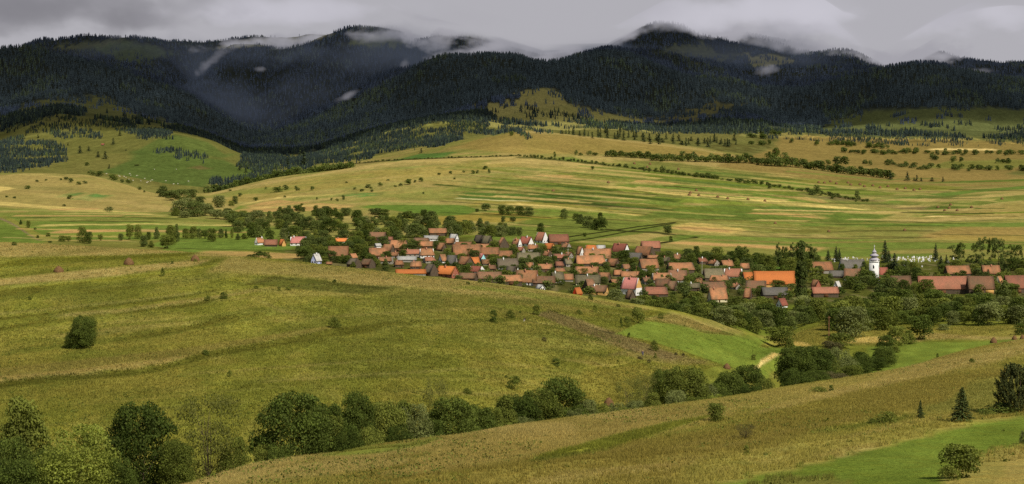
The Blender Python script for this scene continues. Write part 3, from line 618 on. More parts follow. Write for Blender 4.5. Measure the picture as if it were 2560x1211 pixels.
def crown_mesh(name, kind, n, leaf, nl, seed, zmin=.06, fill=.85, lobe=.16, core=0.12):
    g = np.random.default_rng(seed)
    zc = g.uniform(zmin+.03, .93, nl)**.95; th = g.uniform(0, 2*np.pi, nl)+np.arange(nl)*2.4
    rr = profile(kind, zc); lr = lobe*g.uniform(.6, 1.3, nl)*(.45+rr/.5*.6)
    rad = np.maximum(rr-lr*.75, 0)*np.sqrt(g.uniform(.35, 1, nl))
    cen = np.stack([np.cos(th)*rad, np.sin(th)*rad, zc], 1)
    # a few strays break the outline
    k = max(2, nl//8); cen[:k, :2] *= (1.2 if nl > 60 else 1.08); lr[:k] *= .7
    pick = g.choice(nl, n, p=lr**2/np.sum(lr**2))
    d = unit(g.normal(0, 1, (n, 3))); d[:, 2] = np.where(d[:, 2] < -.35, -d[:, 2], d[:, 2])
    rad_ = lr[pick]*np.where(g.random(n) < fill, g.uniform(.82, 1.08, n), g.uniform(.2, .9, n))
    P = cen[pick]+d*rad_[:, None]*np.array([1.1, 1.1, .85])
    P[:, 2] = np.clip(P[:, 2], zmin*.6, 1.02)
    lobe_sh = g.uniform(.15, .85, nl)[pick]
    Vv, Fc, c = leaves(P, d, leaf, g, shade=np.clip(lobe_sh*.6+g.random(n)*.4, 0, 1))
    return new_mesh(name, Vv, Fc, 4, False, c, 'leaf')
def trunk_mesh(name, seed, h=.55, r=.022, nb=7, spread=.3, multi=1):
    g = np.random.default_rng(seed); parts = []
    for q in range(multi):
        lean = g.normal(0, .05 if multi == 1 else .16, 2)
        pts = [np.array([0, 0, -.04])+np.append(lean*.15*(multi > 1), 0)]
        for s in range(1, 5): pts.append(np.array([lean[0]*s/4+g.normal(0, .01), lean[1]*s/4+g.normal(0, .01), h*s/4]))
        rs = [r*1.3/multi**.5]+[r*(1-.75*s/4)/multi**.5 for s in range(1, 5)]
        parts += bent(pts, rs)
        for b in range(nb):
            i = g.integers(1, 4); p = pts[i]; a = g.uniform(0, 2*np.pi); e = np.array([np.cos(a)*spread*g.uniform(.5, 1), np.sin(a)*spread*g.uniform(.5, 1), g.uniform(.12, .35)])
            m_ = p+e*.5+[0, 0, -.03]; parts += bent([p, m_, p+e], [rs[i]*.55, rs[i]*.35, rs[i]*.1], 5)
    v, f = merge(parts); return new_mesh(name, v, f, 4, True)
def spruce_mesh(name, tiers, n_br, seed, leaf, zmin=.08, w=.27):
    """drooping whorls of needled branches"""
    g = np.random.default_rng(seed); Ps, ds = [], []
    for t in range(tiers):
        z = zmin+(1-zmin)*(t+.3*g.random())/tiers; L_ = w*(1-z)**.85*g.uniform(.78, 1.1)+.012
        for b in range(n_br):
            a = g.uniform(0, 2*np.pi); l = L_*g.uniform(.7, 1.12); m = max(3, int(l/leaf*2.2))
            u = np.linspace(.12, 1, m); P = np.stack([np.cos(a)*l*u, np.sin(a)*l*u, z-l*.38*u**1.3+l*.1*u**4], 1)
            P += g.normal(0, leaf*.22, P.shape); Ps.append(P); ds.append(np.tile([np.cos(a)*.3, np.sin(a)*.3, .9], (m, 1)))
    P = np.concatenate(Ps); d = np.concatenate(ds)
    Vv, Fc, c = leaves(P, d*1.3, leaf, g, 1.2)
    return new_mesh(name, Vv, Fc, 4, False, c, 'leaf')
def pine_mesh(name, seed):
    g = np.random.default_rng(seed); Ps, ds = [], []
    for k in range(520):
        z = g.uniform(.12, .97); rr = .47*np.sqrt(np.clip(1-((z-.42)/.60)**2, 0, 1))*g.uniform(.35, 1.05); a = g.uniform(0, 6.283)
        c = np.array([np.cos(a)*rr, np.sin(a)*rr, z]); up = unit(np.array([np.cos(a)*.5, np.sin(a)*.5, .9]))
        u = g.uniform(-1, 1, 60)[:, None]; P = c+up*u*.065+unit(g.normal(0, 1, (60, 3)))*.022*(1.2-np.abs(u))
        Ps.append(P); ds.append(np.tile(up, (60, 1)))
    P = np.concatenate(Ps); Vv, Fc, c = leaves(P, np.concatenate(ds), .021, g); return new_mesh(name, Vv, Fc, 4, False, c, 'leaf')

LIB = {}
def lib(key, fn, k):
    LIB[key] = [fn(i) for i in range(k)]
lib('near_dark', lambda i: crown_mesh('crown_dark', ['round', 'cone', 'round', 'bush'][i], 21000, .023, 150, 100+i, zmin=.03, lobe=.125), 4)
lib('near_olive', lambda i: crown_mesh('crown_olive', ['round', 'bush', 'round'][i], 17000, .024, 110, 200+i, zmin=.03, lobe=.14), 3)
lib('near_airy', lambda i: crown_mesh('crown_airy', ['vase', 'vase'][i], 5200, .019, 120, 300+i, zmin=.1, fill=.4, lobe=.12), 2)
lib('mid', lambda i: crown_mesh('crown_mid', ['round', 'bush', 'bush', 'round', 'cone'][i], 3400, .050, 46, 400+i, zmin=.0, lobe=.2), 5)
lib('low', lambda i: crown_mesh('crown_low', ['mound', 'mound', 'bush'][i], 1500, .075, 22, 450+i, zmin=.0, lobe=.22), 3)
lib('far', lambda i: crown_mesh('crown_far', ['round', 'bush', 'bush', 'mound'][i], 560, .11, 22, 500+i, zmin=.0, lobe=.23), 4)
lib('column', lambda i: crown_mesh('crown_column', 'column', 9000, .024, 110, 600+i, zmin=.02, lobe=.08), 2)
lib('loose', lambda i: crown_mesh('crown_loose', ['cone', 'vase', 'round'][i], 1500, .05, 26, 650+i, zmin=.14, fill=.5, lobe=.14), 3)
lib('spruce', lambda i: spruce_mesh('crown_spruce', 26, 11, 700+i, .030), 3)
lib('spruce_near', lambda i: spruce_mesh('crown_young_spruce', 26, 16, 720+i, .026, .13, .36), 2)
lib('spruce_far', lambda i: spruce_mesh('crown_far_spruce', 11, 7, 740+i, .07, .04, .24), 3)
lib('pine', lambda i: pine_mesh('crown_pine', 760+i), 1)
lib('t_plain', lambda i: trunk_mesh('trunk_plain', 800+i), 3)
lib('t_multi', lambda i: trunk_mesh('trunk_multi', 820+i, h=.8, r=.02, nb=6, spread=.25, multi=5), 2)
lib('t_straight', lambda i: trunk_mesh('trunk_straight', 840+i, h=.9, r=.016, nb=0), 2)

ORD = ['first','second','third','fourth','fifth','sixth','seventh','eighth','ninth','tenth','eleventh','twelfth','thirteenth','fourteenth','fifteenth','sixteenth','seventeenth','eighteenth','nineteenth']
TENS = ['','','twent','thirt','fort','fift','sixt','sevent','eight','ninet']
def ordinal(i):   # i from 0
    n = i+1
    if n < 20: return ORD[n-1]
    if n >= 100: return ('hundredth' if n == 100 else 'hundred and '+ordinal(n-101)) if n < 200 else 'two hundred and '+ordinal(n-201)
    return TENS[n//10]+('ieth' if n % 10 == 0 else 'y-'+ORD[n % 10-1])
MATREF = {}
def with_mat(me, m):
    """mesh copies that share shape but carry their own leaf colour"""
    k = (me.name, m.name)
    if k not in MATREF:
        if not me.materials: me.materials.append(m); MATREF[k] = me
        elif me.materials[0] == m: MATREF[k] = me
        else:
            c = me.copy(); c.materials[0] = m; MATREF[k] = c
    return MATREF[k]
def grow(name, cat, label, loc, h, wd, crown, leafm, trunk=None, bark=None, group=None, seed=0):
    """one plant: an Empty at its foot with crown and trunk, or a single mesh when too small to show a trunk"""
    g = random.Random(seed*7919+13)
    me = LIB[crown][g.randrange(len(LIB[crown]))]; bb = {'near_dark':1,'near_olive':1,'near_airy':1.05,'mid':1.02,'low':1.4,'far':1.1,'column':.42,'loose':.9,'spruce':.5,'spruce_near':.66,'spruce_far':.5,'pine':.95}[crown]
    sx = wd/bb; rz = g.uniform(0, 6.283)
    props = dict(label=label, category=cat)
    if group: props['group'] = group
    if trunk is None:
        o = link(name, with_mat(me, leafm), None, None, **props)
        o.location = loc; o.scale = (sx, sx, h); o.rotation_euler = (0, 0, rz); return o
    e = link(name, None, None, None, **props); e.location = loc; e.rotation_euler = (0, 0, rz); e.empty_display_size = .5
    a = link('crown', with_mat(me, leafm), None, e); a.scale = (sx, sx, h)
    t = link('trunk', with_mat(LIB[trunk][g.randrange(len(LIB[trunk]))], bark or BARK), None, e); t.scale = (min(sx, h), min(sx, h), h)
    return e
SEED = [0]
def cluster(items, name, cat, desc, where, crown, leafs, trunk=None, group=None, tmin=0, tmax=99, bydist=False, bark=None):
    """items: (px, base row or distance, top row or height px, width px); labels count them from the left"""
    items = sorted(items, key=lambda t: t[0]); n = len(items); out = []
    hs = sorted(abs(t[2]) for t in items)
    for i, it in enumerate(items):
        SEED[0] += 1
        px, b, top, wpx = it[:4]
        loc = at_dist(px, b) if bydist else ground(px, b, tmin, tmax)
        Y = loc[1]; s = F/Y
        if bydist:
            h = float(zrow(top, Y))-loc[2]
        else:
            h = top/s
        wd = wpx/s; lf = it[4] if len(it) > 4 else leafs[SEED[0] % len(leafs)]
        cr = it[5] if len(it) > 5 else crown
        d = it[6] if len(it) > 6 else desc
        adj = ''
        if n > 1:
            w_ = sorted(t[3] for t in items)
            adj = 'broad ' if wpx >= w_[int(n*.7)] else ('narrow ' if wpx <= w_[int(n*.25)] else '')
        lab = f"{adj}{d}, {ordinal(i)+' from left ' if n > 1 else ''}{where}"
        out.append(grow(name, cat, lab, (loc[0], loc[1], loc[2]-.15), h, wd, cr, LM[lf], trunk, bark, group, SEED[0]))
    return out
# ------------------------------------------------------------------ village houses
def roof_mat(name, c1, c2, moss=(.10,.095,.05), mossy=.35, row=2.4):
    m, nt, b = mat(name, .85, .15); tc = N(nt, 'ShaderNodeTexCoord'); oi = N(nt, 'ShaderNodeObjectInfo')
    geo = N(nt, 'ShaderNodeNewGeometry'); P = geo.outputs['Position']
    a = noise(nt, 1.3, 4, .75, P); p = noise(nt, .22, 3, .6, P); q = noise(nt, 3.5, 2, .8, P)
    c = mixc(nt, mrange(nt, a, .32, .68, 0, 1), c1, c2)
    c = mixc(nt, mrange(nt, p, .4, .66, 0, mossy*1.4), c, moss)
    k = math_(nt, 'MULTIPLY', mrange(nt, q, .25, .75, .72, 1.28), mrange(nt, oi.outputs['Random'], 0, 1, .68, 1.16))
    wv = N(nt, 'ShaderNodeTexWave', wave_type='BANDS', bands_direction='Z'); wv.inputs['Scale'].default_value = row; wv.inputs['Distortion'].default_value = 1.5
    nt.links.new(tc.outputs['Object'], wv.inputs[0]); k = math_(nt, 'MULTIPLY', k, mrange(nt, wv.outputs['Fac'], 0, 1, .85, 1.08))
    cr = N(nt, 'ShaderNodeCombineColor'); [nt.links.new(k, cr.inputs[i]) for i in range(3)]
    nt.links.new(mixc(nt, 1.0, c, cr.outputs[0], 'MULTIPLY'), b.inputs['Base Color'])
    bp = N(nt, 'ShaderNodeBump'); bp.inputs['Distance'].default_value = .12; bp.inputs['Strength'].default_value = .8
    nt.links.new(a, bp.inputs['Height']); nt.links.new(bp.outputs[0], b.inputs['Normal']); return m
def wall_mat(name, c, var=.25, planks=False):
    m, nt, b = mat(name, .9, .1); geo = N(nt, 'ShaderNodeNewGeometry'); P = geo.outputs['Position']
    f = noise(nt, .9, 4, .7, vmul(nt, P, (3, 3, .5) if planks else (1, 1, 1)))
    nt.links.new(mixc(nt, mrange(nt, f, .3, .7, 0, 1), np.array(c)*(1-var), np.array(c)*(1+var)), b.inputs['Base Color']); return m
def R3(*c): return tuple(float(x) for x in lin(*c))
RM = {'tile': roof_mat('roof_tile_rust', R3(178,122,84), R3(142,98,66)), 'red': roof_mat('roof_tile_red', R3(166,108,82), R3(134,90,70), mossy=.2),
 'brown': roof_mat('roof_tile_brown', R3(146,104,76), R3(114,84,62)), 'orange': roof_mat('roof_tile_orange', R3(202,122,64), R3(184,106,56), mossy=.05),
 'dark': roof_mat('roof_shingle_dark', R3(108,94,78), R3(84,74,62)), 'grey': roof_mat('roof_slate_grey', R3(112,106,98), R3(86,82,76), mossy=.25),
 'thatch': roof_mat('roof_thatch', R3(124,112,86), R3(92,86,62), mossy=.4), 'metal': roof_mat('roof_sheet_pale', R3(196,192,184), R3(160,156,148), mossy=.1),
 'pink': roof_mat('roof_sheet_pink', R3(196,128,116), R3(178,112,102), mossy=.05), 'crim': roof_mat('roof_sheet_crimson', R3(166,98,78), R3(142,84,68), mossy=.05)}
RN = {'tile':'rust brown tiled','red':'red brown tiled','brown':'dark brown tiled','orange':'bright orange tiled','dark':'dark shingled','grey':'grey slate','thatch':'mossy grey shingled','metal':'pale grey sheet','pink':'pale pink','crim':'crimson'}
WM = {'white': wall_mat('plaster_white', R3(214,212,206), .1), 'wood': wall_mat('weathered_boards', R3(84,72,58), .4, True), 'ochre': wall_mat('plaster_ochre', R3(192,150,88), .15),
 'grey': wall_mat('plaster_grey', R3(140,134,122), .25), 'blue': wall_mat('plaster_pale_blue', R3(178,184,214), .1), 'cyan': wall_mat('plaster_turquoise', R3(150,206,210), .15),
 'brick': wall_mat('brick_wall', R3(150,92,72), .25), 'vermil': wall_mat('boards_vermilion', R3(196,66,36), .15), 'cream': wall_mat('plaster_cream', R3(196,186,150), .15)}
WN = {'white':'white walls','wood':'weathered wooden walls','ochre':'ochre walls','grey':'grey walls','blue':'pale blue walls','cyan':'turquoise walls','brick':'brick walls','vermil':'vermilion walls','cream':'cream walls'}
GLASS = mat('window_glass', .15, .5)[0]; GLASS.node_tree.nodes['Principled BSDF'].inputs['Base Color'].default_value = (.02, .022, .026, 1)
FRAME = wall_mat('window_frame_paint', R3(170,160,140), .1); DOOR = wall_mat('door_wood', R3(96,66,44), .3, True); CHIM = wall_mat('chimney_brick', R3(170,120,96), .3)
WHITE = WM['white']; STONE = wall_mat('headstone_white', R3(206,204,200), .12)
def box(x0, x1, y0, y1, z0, z1):
    v = np.array([[x, y, z] for z in (z0, z1) for y in (y0, y1) for x in (x0, x1)], float)
    f = np.array([[0,2,3,1],[4,5,7,6],[0,1,5,4],[2,6,7,3],[0,4,6,2],[1,3,7,5]]); return v, f
def tris(v, f): return np.asarray(v, float), np.asarray(f)
def house_parts(e, L_, D_, hw, hr, wallm, roofm, win, door, chim, g, hip=0.0, gablem=None):
    x, y = L_/2, D_/2
    # body with its two gable ends in one prism
    hr_ = hr*.985; v = np.array([[sx_, yy, zz] for sx_ in (-x, x) for yy, zz in ((-y, -2.5), (y, -2.5), (y, hw), (0, hw+hr_), (-y, hw))])
    me_ = bpy.data.meshes.new('wall'); me_.from_pydata([tuple(q) for q in v], [], [(4, 3, 2, 1, 0), (5, 6, 7, 8, 9), (0, 1, 6, 5), (1, 2, 7, 6), (4, 0, 5, 9), (2, 3, 8, 7), (3, 4, 9, 8)])
    link('wall', me_, wallm, e)
    if gablem:
        for s_ in (-1, 1):
            gx = s_*(x+.06); gm = new_mesh('gable', np.array([[gx, -y, hw], [gx, y, hw], [gx, 0, hw+hr_]]), np.array([[0, 1, 2]]), 3); link('gable', gm, gablem, e)
    ov = .45; oe = .5; n = max(3, int(L_/2)); th = .22
    xs = np.linspace(-x-oe, x+oe, n+1); sag = g.uniform(.02, .2)*np.sin((xs+x+oe)/(2*x+2*oe)*np.pi)
    jit = np.array([g.uniform(-.05, .05) for _ in xs])
    sl = hr/y; ye = y+ov; zb = hw-ov*sl
    V_ = []; 
    hx = np.zeros(len(xs)); hx[0] = hip; hx[-1] = -hip
    for s_, off in ((1, th), (1, 0)):
        V_.append(np.stack([xs, np.full(n+1, -ye), zb+off+jit], 1)); V_.append(np.stack([xs+hx, np.zeros(n+1), hw+hr+off-sag+jit*.5], 1)); V_.append(np.stack([xs, np.full(n+1, ye), zb+off+jit], 1))
    V_ = np.concatenate(V_); m = n+1; Fs = []
    for i in range(n):
        Fs += [[i, i+1, m+i+1, m+i], [m+i, m+i+1, 2*m+i+1, 2*m+i], [3*m+i, 4*m+i, 4*m+i+1, 3*m+i+1], [4*m+i, 5*m+i, 5*m+i+1, 4*m+i+1], [i, 3*m+i, 3*m+i+1, i+1], [2*m+i, 2*m+i+1, 5*m+i+1, 5*m+i]]
    for i in (0, n): Fs += [[i, m+i, 4*m+i, 3*m+i], [m+i, 2*m+i, 5*m+i, 4*m+i]]
    ro = link('roof', new_mesh('roof', V_, np.array(Fs)), roofm, e)
    if chim:
        cx = g.uniform(-.3, .3)*L_; cv, cf = box(cx-.35, cx+.35, -.9, -.25, hw+hr-1.4, hw+hr+.9); c2 = box(cx-.43, cx+.43, -.98, -.17, hw+hr+.9, hw+hr+1.05)
        link('chimney', new_mesh('chimney', *merge([(cv, cf), c2])), CHIM if g.random() < .6 else WHITE, ro)
    def opening(nm, X0, X1, Z0, Z1, face, m_):
        if face == 'f': vv, ff_ = box(X0, X1, -y-.05, -y+.02, Z0, Z1)
        elif face == 'l': vv, ff_ = box(-x-.05, -x+.02, X0, X1, Z0, Z1)
        else: vv, ff_ = box(x-.02, x+.05, X0, X1, Z0, Z1)
        o = link(nm, new_mesh(nm, vv, ff_), m_, e)
        if nm == 'window':
            d = .12
            if face == 'f': vv, ff_ = box(X0+d, X1-d, -y-.08, -y-.04, Z0+d, Z1-d)
            elif face == 'l': vv, ff_ = box(-x-.08, -x-.04, X0+d, X1-d, Z0+d, Z1-d)
            else: vv, ff_ = box(x+.04, x+.08, X0+d, X1-d, Z0+d, Z1-d)
            link('pane', new_mesh('pane', vv, ff_), GLASS, o)
    if win:
        k = max(2, int(L_/3.2)); xs_ = np.linspace(-x+1.3, x-1.3, k)
        for i, q in enumerate(xs_):
            if door and i == k//2: opening('door', q-.5, q+.5, 0, 2.05, 'f', DOOR)
            else: opening('window', q-.5, q+.5, .85, 2.1, 'f', FRAME)
        for s_ in 'lr':
            for q in (-y*.45, y*.45): opening('window', q-.5, q+.5, .85, 2.1, s_, FRAME)
    elif door: opening('barn_door', -1.6, 1.6, 0, min(hw-.2, 2.8), 'f', DOOR)
# (centre px, ridge row, foot row, width px, turn, roof, wall, kind)   kind: h house, b barn, s shed
HS = [
(648,590,613,22,58,'tile','white','h'),(676,599,617,36,6,'red','wood','s'),(705,592,616,22,-55,'orange','ochre','s'),(745,592,615,44,4,'pink','white','h'),
(852,596,610,40,8,'orange','white','h'),(940,581,602,54,-12,'brown','wood','b'),(976,592,604,14,0,'red','wood','s'),(995,601,629,50,6,'tile','wood','b'),
(845,616,650,52,2,'tile','wood','b'),(790,629,660,26,72,'metal','blue','h'),(945,620,648,52,10,'tile','wood','b'),(971,611,632,34,-34,'tile','wood','s'),
(944,609,620,20,25,'metal','white','s'),(1053,595,609,42,0,'brown','wood','b'),(1060,604,624,46,4,'tile','wood','b'),(1030,624,643,50,8,'red','grey','h'),(1066,622,646,42,12,'tile','white','h'),
(1017,641,656,50,5,'metal','grey','s'),(963,643,660,42,-8,'tile','grey','h'),(882,634,650,20,60,'tile','cream','s'),(884,647,671,40,-32,'dark','wood','b'),(918,648,671,42,-28,'brown','wood','b'),
(822,655,664,18,10,'tile','wood','s'),(1026,674,692,80,7,'orange','grey','b'),(1076,661,691,42,-40,'dark','wood','b'),
(1093,571,591,50,14,'tile','wood','b'),(1078,589,603,38,4,'metal','white','s'),(1135,585,604,22,-50,'metal','white','h'),(1125,596,613,28,-20,'tile','wood','s'),(1160,605,619,52,3,'tile','grey','s'),
(1205,610,626,44,3,'tile','wood','s'),(1166,612,645,76,12,'tile','wood','b'),(1224,619,645,50,4,'tile','wood','b'),(1136,606,640,26,70,'tile','wood','s'),(1198,588,609,30,-48,'dark','wood','s'),(1218,588,612,32,-44,'thatch','wood','s'),
(1257,594,620,34,-62,'tile','wood','s'),(1292,594,618,28,-50,'tile','white','h'),(1316,592,616,40,-40,'crim','white','h'),(1354,581,608,38,-48,'red','white','h'),(1396,586,612,56,14,'red','wood','b'),
(1374,608,627,32,-40,'orange','ochre','s'),(1398,635,653,38,10,'red','wood','h'),(1322,632,660,62,0,'thatch','wood','b'),(1268,647,676,60,18,'dark','white','h'),(1279,666,690,34,-38,'dark','wood','s'),
(1164,642,670,46,-46,'tile','wood','b'),(1187,643,664,26,20,'orange','wood','s'),(1204,634,654,24,-68,'pink','cyan','h'),(1106,636,658,20,40,'tile','white','s'),(1130,638,664,32,-24,'grey','grey','s'),
(1118,666,694,62,-42,'orange','brick','h'),(1191,666,688,48,-36,'crim','white','h'),(1170,683,706,50,-12,'brown','wood','b'),(1223,680,707,62,0,'brown','wood','b'),(1277,688,714,62,5,'tile','wood','b'),
(1318,675,713,60,-14,'tile','white','h'),(1360,691,718,58,0,'brown','wood','b'),(1351,712,728,26,-60,'metal','white','s'),(1394,681,708,36,16,'thatch','grey','h'),(1400,671,684,28,0,'tile','wood','s'),
(1478,613,628,30,0,'orange','grey','s'),(1503,613,628,26,-4,'metal','grey','s'),(1494,622,652,72,-6,'tile','white','h'),(1451,617,640,20,-46,'tile','white','s'),(1475,639,668,84,16,'tile','wood','b'),(1534,647,669,36,-44,'tile','wood','s'),
(1552,609,636,48,-44,'crim','white','h'),(1627,603,628,52,10,'red','wood','b'),(1612,616,646,58,-40,'tile','wood','b'),(1588,632,655,44,-36,'grey','wood','s'),(1635,638,650,36,0,'tile','wood','s'),(1622,648,679,54,18,'tile','grey','b'),
(1468,667,692,62,-10,'tile','wood','h'),(1512,682,703,36,-30,'tile','wood','s'),(1470,688,716,64,0,'thatch','cream','h'),(1444,713,740,24,52,'vermil_r','vermil','s'),(1474,698,730,38,34,'brown','wood','h'),(1497,714,738,54,-20,'brown','ochre','h'),
(1576,679,697,50,6,'tile','wood','s'),(1579,695,738,56,-40,'pink','white','h'),(1640,718,746,64,4,'red','wood','b'),(1577,718,750,28,-62,'brown','wood','s'),(1655,683,708,58,14,'tile','grey','h'),
(1658,697,720,42,-14,'brown','wood','s'),(1702,657,684,74,14,'tile','wood','b'),(1695,676,708,50,-6,'brown','white','h'),(1682,703,728,30,-30,'brown','wood','s'),
(1785,672,704,62,14,'thatch','wood','b'),(1834,672,699,50,-4,'red','white','h'),(1800,689,710,56,-16,'tile','wood','h'),(1786,705,732,64,10,'brown','wood','b'),(1795,720,756,52,18,'tile','cream','h'),
(1937,673,726,106,3,'orange','ochre','b'),(1870,679,705,32,24,'orange','grey','s'),(1892,702,734,58,-8,'brown','wood','b'),(1871,717,748,26,-24,'tile','wood','s'),(1938,719,748,70,8,'grey','wood','b'),(1956,746,770,32,40,'crim','white','s'),
(2052,655,684,66,12,'tile','grey','b'),(2092,677,696,38,-6,'grey','wood','s'),(2041,700,720,26,-60,'tile','brick','s'),(2064,718,744,70,5,'red','wood','b'),(2132,649,678,72,20,'grey','white','h'),(2133,672,702,46,-12,'brown','white','h'),
(2094,695,722,18,60,'metal','white','s'),(2209,669,694,24,0,'crim','grey','h'),(2254,690,728,54,4,'brown','wood','b'),(2359,691,736,126,1,'red','wood','b'),(2454,691,736,68,2,'brown','wood','b'),
(2396,665,693,68,12,'tile','wood','b'),(2479,664,691,50,8,'tile','wood','h'),(2545,689,734,74,16,'red','wood','b'),(2500,690,712,26,50,'tile','cream','s')]
g_ = random.Random(404); bx_ = [(h[0]-h[3]/2, h[0]+h[3]/2, h[1], h[2]) for h in HS]
for _ in range(2500):
    if len(HS) > 150: break
    x = g_.uniform(930, 1890); w_ = g_.uniform(22, 44); b_ = g_.uniform(*[float(np.interp(x, [930,1200,1500,1900], q)) for q in ([618,612,625,680], [668,690,722,735])]); h_ = g_.uniform(14, 22)
    ov = sum(max(0, min(x+w_/2, b[1])-max(x-w_/2, b[0]))*max(0, min(b_, b[3])-max(b_-h_, b[2])) for b in bx_)
    if ov > .22*w_*h_: continue
    HS.append((round(x, 1), round(b_-h_, 1), round(b_, 1), round(w_), g_.choice([4,12,-8,-34,-44,22]), g_.choice(['tile','tile','red','brown','tile','tile','thatch']), g_.choice(['wood','grey','wood']), g_.choice('hhs'))); bx_.append((x-w_/2, x+w_/2, b_-h_, b_))
RM['vermil_r'] = RM['orange']; RN['vermil_r'] = 'orange tiled'
VT = TI['H']+.25
BOXES = []
KN = {'h': ('house', 'house'), 'b': ('barn', 'barn'), 's': ('shed', 'shed')}
rows_ = {0: [], 1: [], 2: []}
def zone(cx, yb):
    fr = np.interp(cx, [600,850,1050,1300,1500,1700,1900,2100,2560], [612,660,690,714,738,745,752,735,734])
    d = fr-yb; return 0 if d > 58 else (1 if d > 20 else 2)
ZN = ['in the back village row', 'in mid village', 'at the village front']
cnt = {}
for i, h in enumerate(sorted(HS)):
    k = (h[5], h[7], zone(h[0], h[2])); cnt.setdefault(k, []).append(h)
SPECIAL = {1937: 'largest bright orange tiled barn in the right half of the village', 845: 'rust brown tiled barn right of the pale blue gabled house',
 790: 'small house with pale blue gable wall at the left end of the village', 1204: 'small house with turquoise gable and pink roof edge in mid village', 745: 'white house with pale pink roof near the far left end of the village',
 1579: 'house with pale pink roof and ochre and white gable above the riverside bushes', 1444: 'small vermilion building at the front edge of the village', 2359: 'longest brown red roofed barn right of the church tower',
 2454: 'barn with ochre door at the right end of the longest barn', 1118: 'house with bright orange roof and brick gable behind the grassy crest', 2132: 'steep grey roofed white chapel left of the church tower', 1268:'white house with dark shingled roof in the middle of the village',
 2209: 'crimson roofed building right beside the white church tower', 2545: 'long red tiled barn cut by the right edge of the photo', 1026: 'low building with long orange roof half behind the grassy crest'}
for i, (cx, yr, yb, W, rot, rf, wl, kd) in enumerate(HS):
    loc = ground(cx, yb, VT, TI['M']); s = F/loc[1]; g = random.Random(i*31+5)
    a = R(abs(rot)); H_ = (yb-yr)/s
    Wm = W/s
    if abs(rot) < 50:
        D_ = {'h': 7.0, 'b': 8.0, 's': 5.0}[kd]; D_ = min(D_, Wm*.85); L_ = max((Wm-1-D_*math.sin(a))/max(math.cos(a), .3), D_*.8)
    else:
        L_ = {'h': 8.5, 'b': 11., 's': 6.}[kd]; D_ = max((Wm-.9-L_*math.cos(a))/math.sin(a), 3.2)
    hw = {'h': 2.7, 'b': 3.1, 's': 2.0}[kd]
    if H_ > 11: hw = H_*.34
    hw = min(hw, H_*.45); hr = max(H_-hw-.2, 1.2); hr = min(hr, D_*1.05)
    if cx == 1579: hw = H_*.42; hr = H_-hw
    nm, cat = KN[kd]; zn = zone(cx, yb); same = sorted(cnt[(rf, kd, zn)])
    k_ = [q[0] for q in same].index(cx)
    lab = f"{nm} with {RN[rf]} roof and {WN[wl]} {ZN[zn]}" if len(same) == 1 else f"{ordinal(k_)} {RN[rf]} {nm} from left {ZN[zn]}"
    if cx in SPECIAL: lab = SPECIAL[cx]
    e = link(nm, None, None, None, label=lab, category=cat, group={'h':'houses of the village','b':'barns of the village','s':'sheds of the village'}[kd])
    e.location = (loc[0], loc[1]+D_*.5, loc[2]); e.rotation_euler = (0, 0, R(rot))
    lit = wl in ('white','cream','blue','cyan')
    house_parts(e, L_, D_, hw, hr, WM[wl], RM[rf], lit or kd == 'h', kd != 's', kd == 'h' and g.random() < .75, g, hip=.0 if g.random() < .6 else min(1.6, L_*.12),
                gablem=WM['ochre'] if cx == 1579 else (WM['brick'] if cx == 1118 else None))
    BOXES.append((cx-W/2, cx+W/2, yr, yb))
    if cx == 2454:
        v, f_ = box(L_*.15, L_*.48, -D_/2-.08, -D_/2-.03, .1, hw-.5); link('barn_door', new_mesh('barn_door', v, f_), WM['ochre'], e, label='ochre boarded barn door')

# ------------------------------------------------------------------ church
def lathe(prof, k=16, sq=False):
    th = np.arange(k)*2*np.pi/k; Vv = np.concatenate([np.stack([r*np.cos(th), r*np.sin(th), np.full(k, z)], 1) for r, z in prof])
    Fs = []; n = len(prof)
    for i in range(n-1):
        for j in range(k): Fs.append([i*k+j, i*k+(j+1) % k, (i+1)*k+(j+1) % k, (i+1)*k+j])
    return Vv, np.array(Fs)
loc = ground(2185, 712, VT, TI['M']); s = F/loc[1]
ch = link('church', None, None, None, label='white church tower with curved baroque helm standing above the village', category='church'); ch.location = (loc[0], loc[1], loc[2]); ch.rotation_euler = (0, 0, R(-18))
hh = lambda row: (712-row)/s
tw = 22/s/2
HELM = roof_mat('helm_sheet', R3(206,200,204), R3(178,172,180), mossy=.05, row=.4)
v1 = merge([box(-tw, tw, -tw, tw, -2, hh(655)), box(-tw*1.08, tw*1.08, -tw*1.08, tw*1.08, hh(655), hh(653)), box(-tw*.93, tw*.93, -tw*.93, tw*.93, hh(653), hh(649))]); tower = link('tower', new_mesh('tower', *v1), WHITE, ch)
for sx_ in (-1, 1):
    for nm_, z0, z1, zz in (('belfry_opening', hh(671), hh(663), 1),):
        v, f_ = box(-.55, .55, -tw-.06, -tw+.02, z0, z1); v[:, 0] *= 1
        if sx_ == -1: link(nm_, new_mesh(nm_, v, f_), GLASS, tower)
        else:
            v2 = v.copy(); v2[:, 0], v2[:, 1] = -v[:, 1], v[:, 0]; link(nm_, new_mesh(nm_, v2, f_), GLASS, tower)
            v3 = v.copy(); v3[:, 0], v3[:, 1] = v[:, 1], v[:, 0]; link(nm_, new_mesh(nm_, v3, f_[:, ::-1]), GLASS, tower)
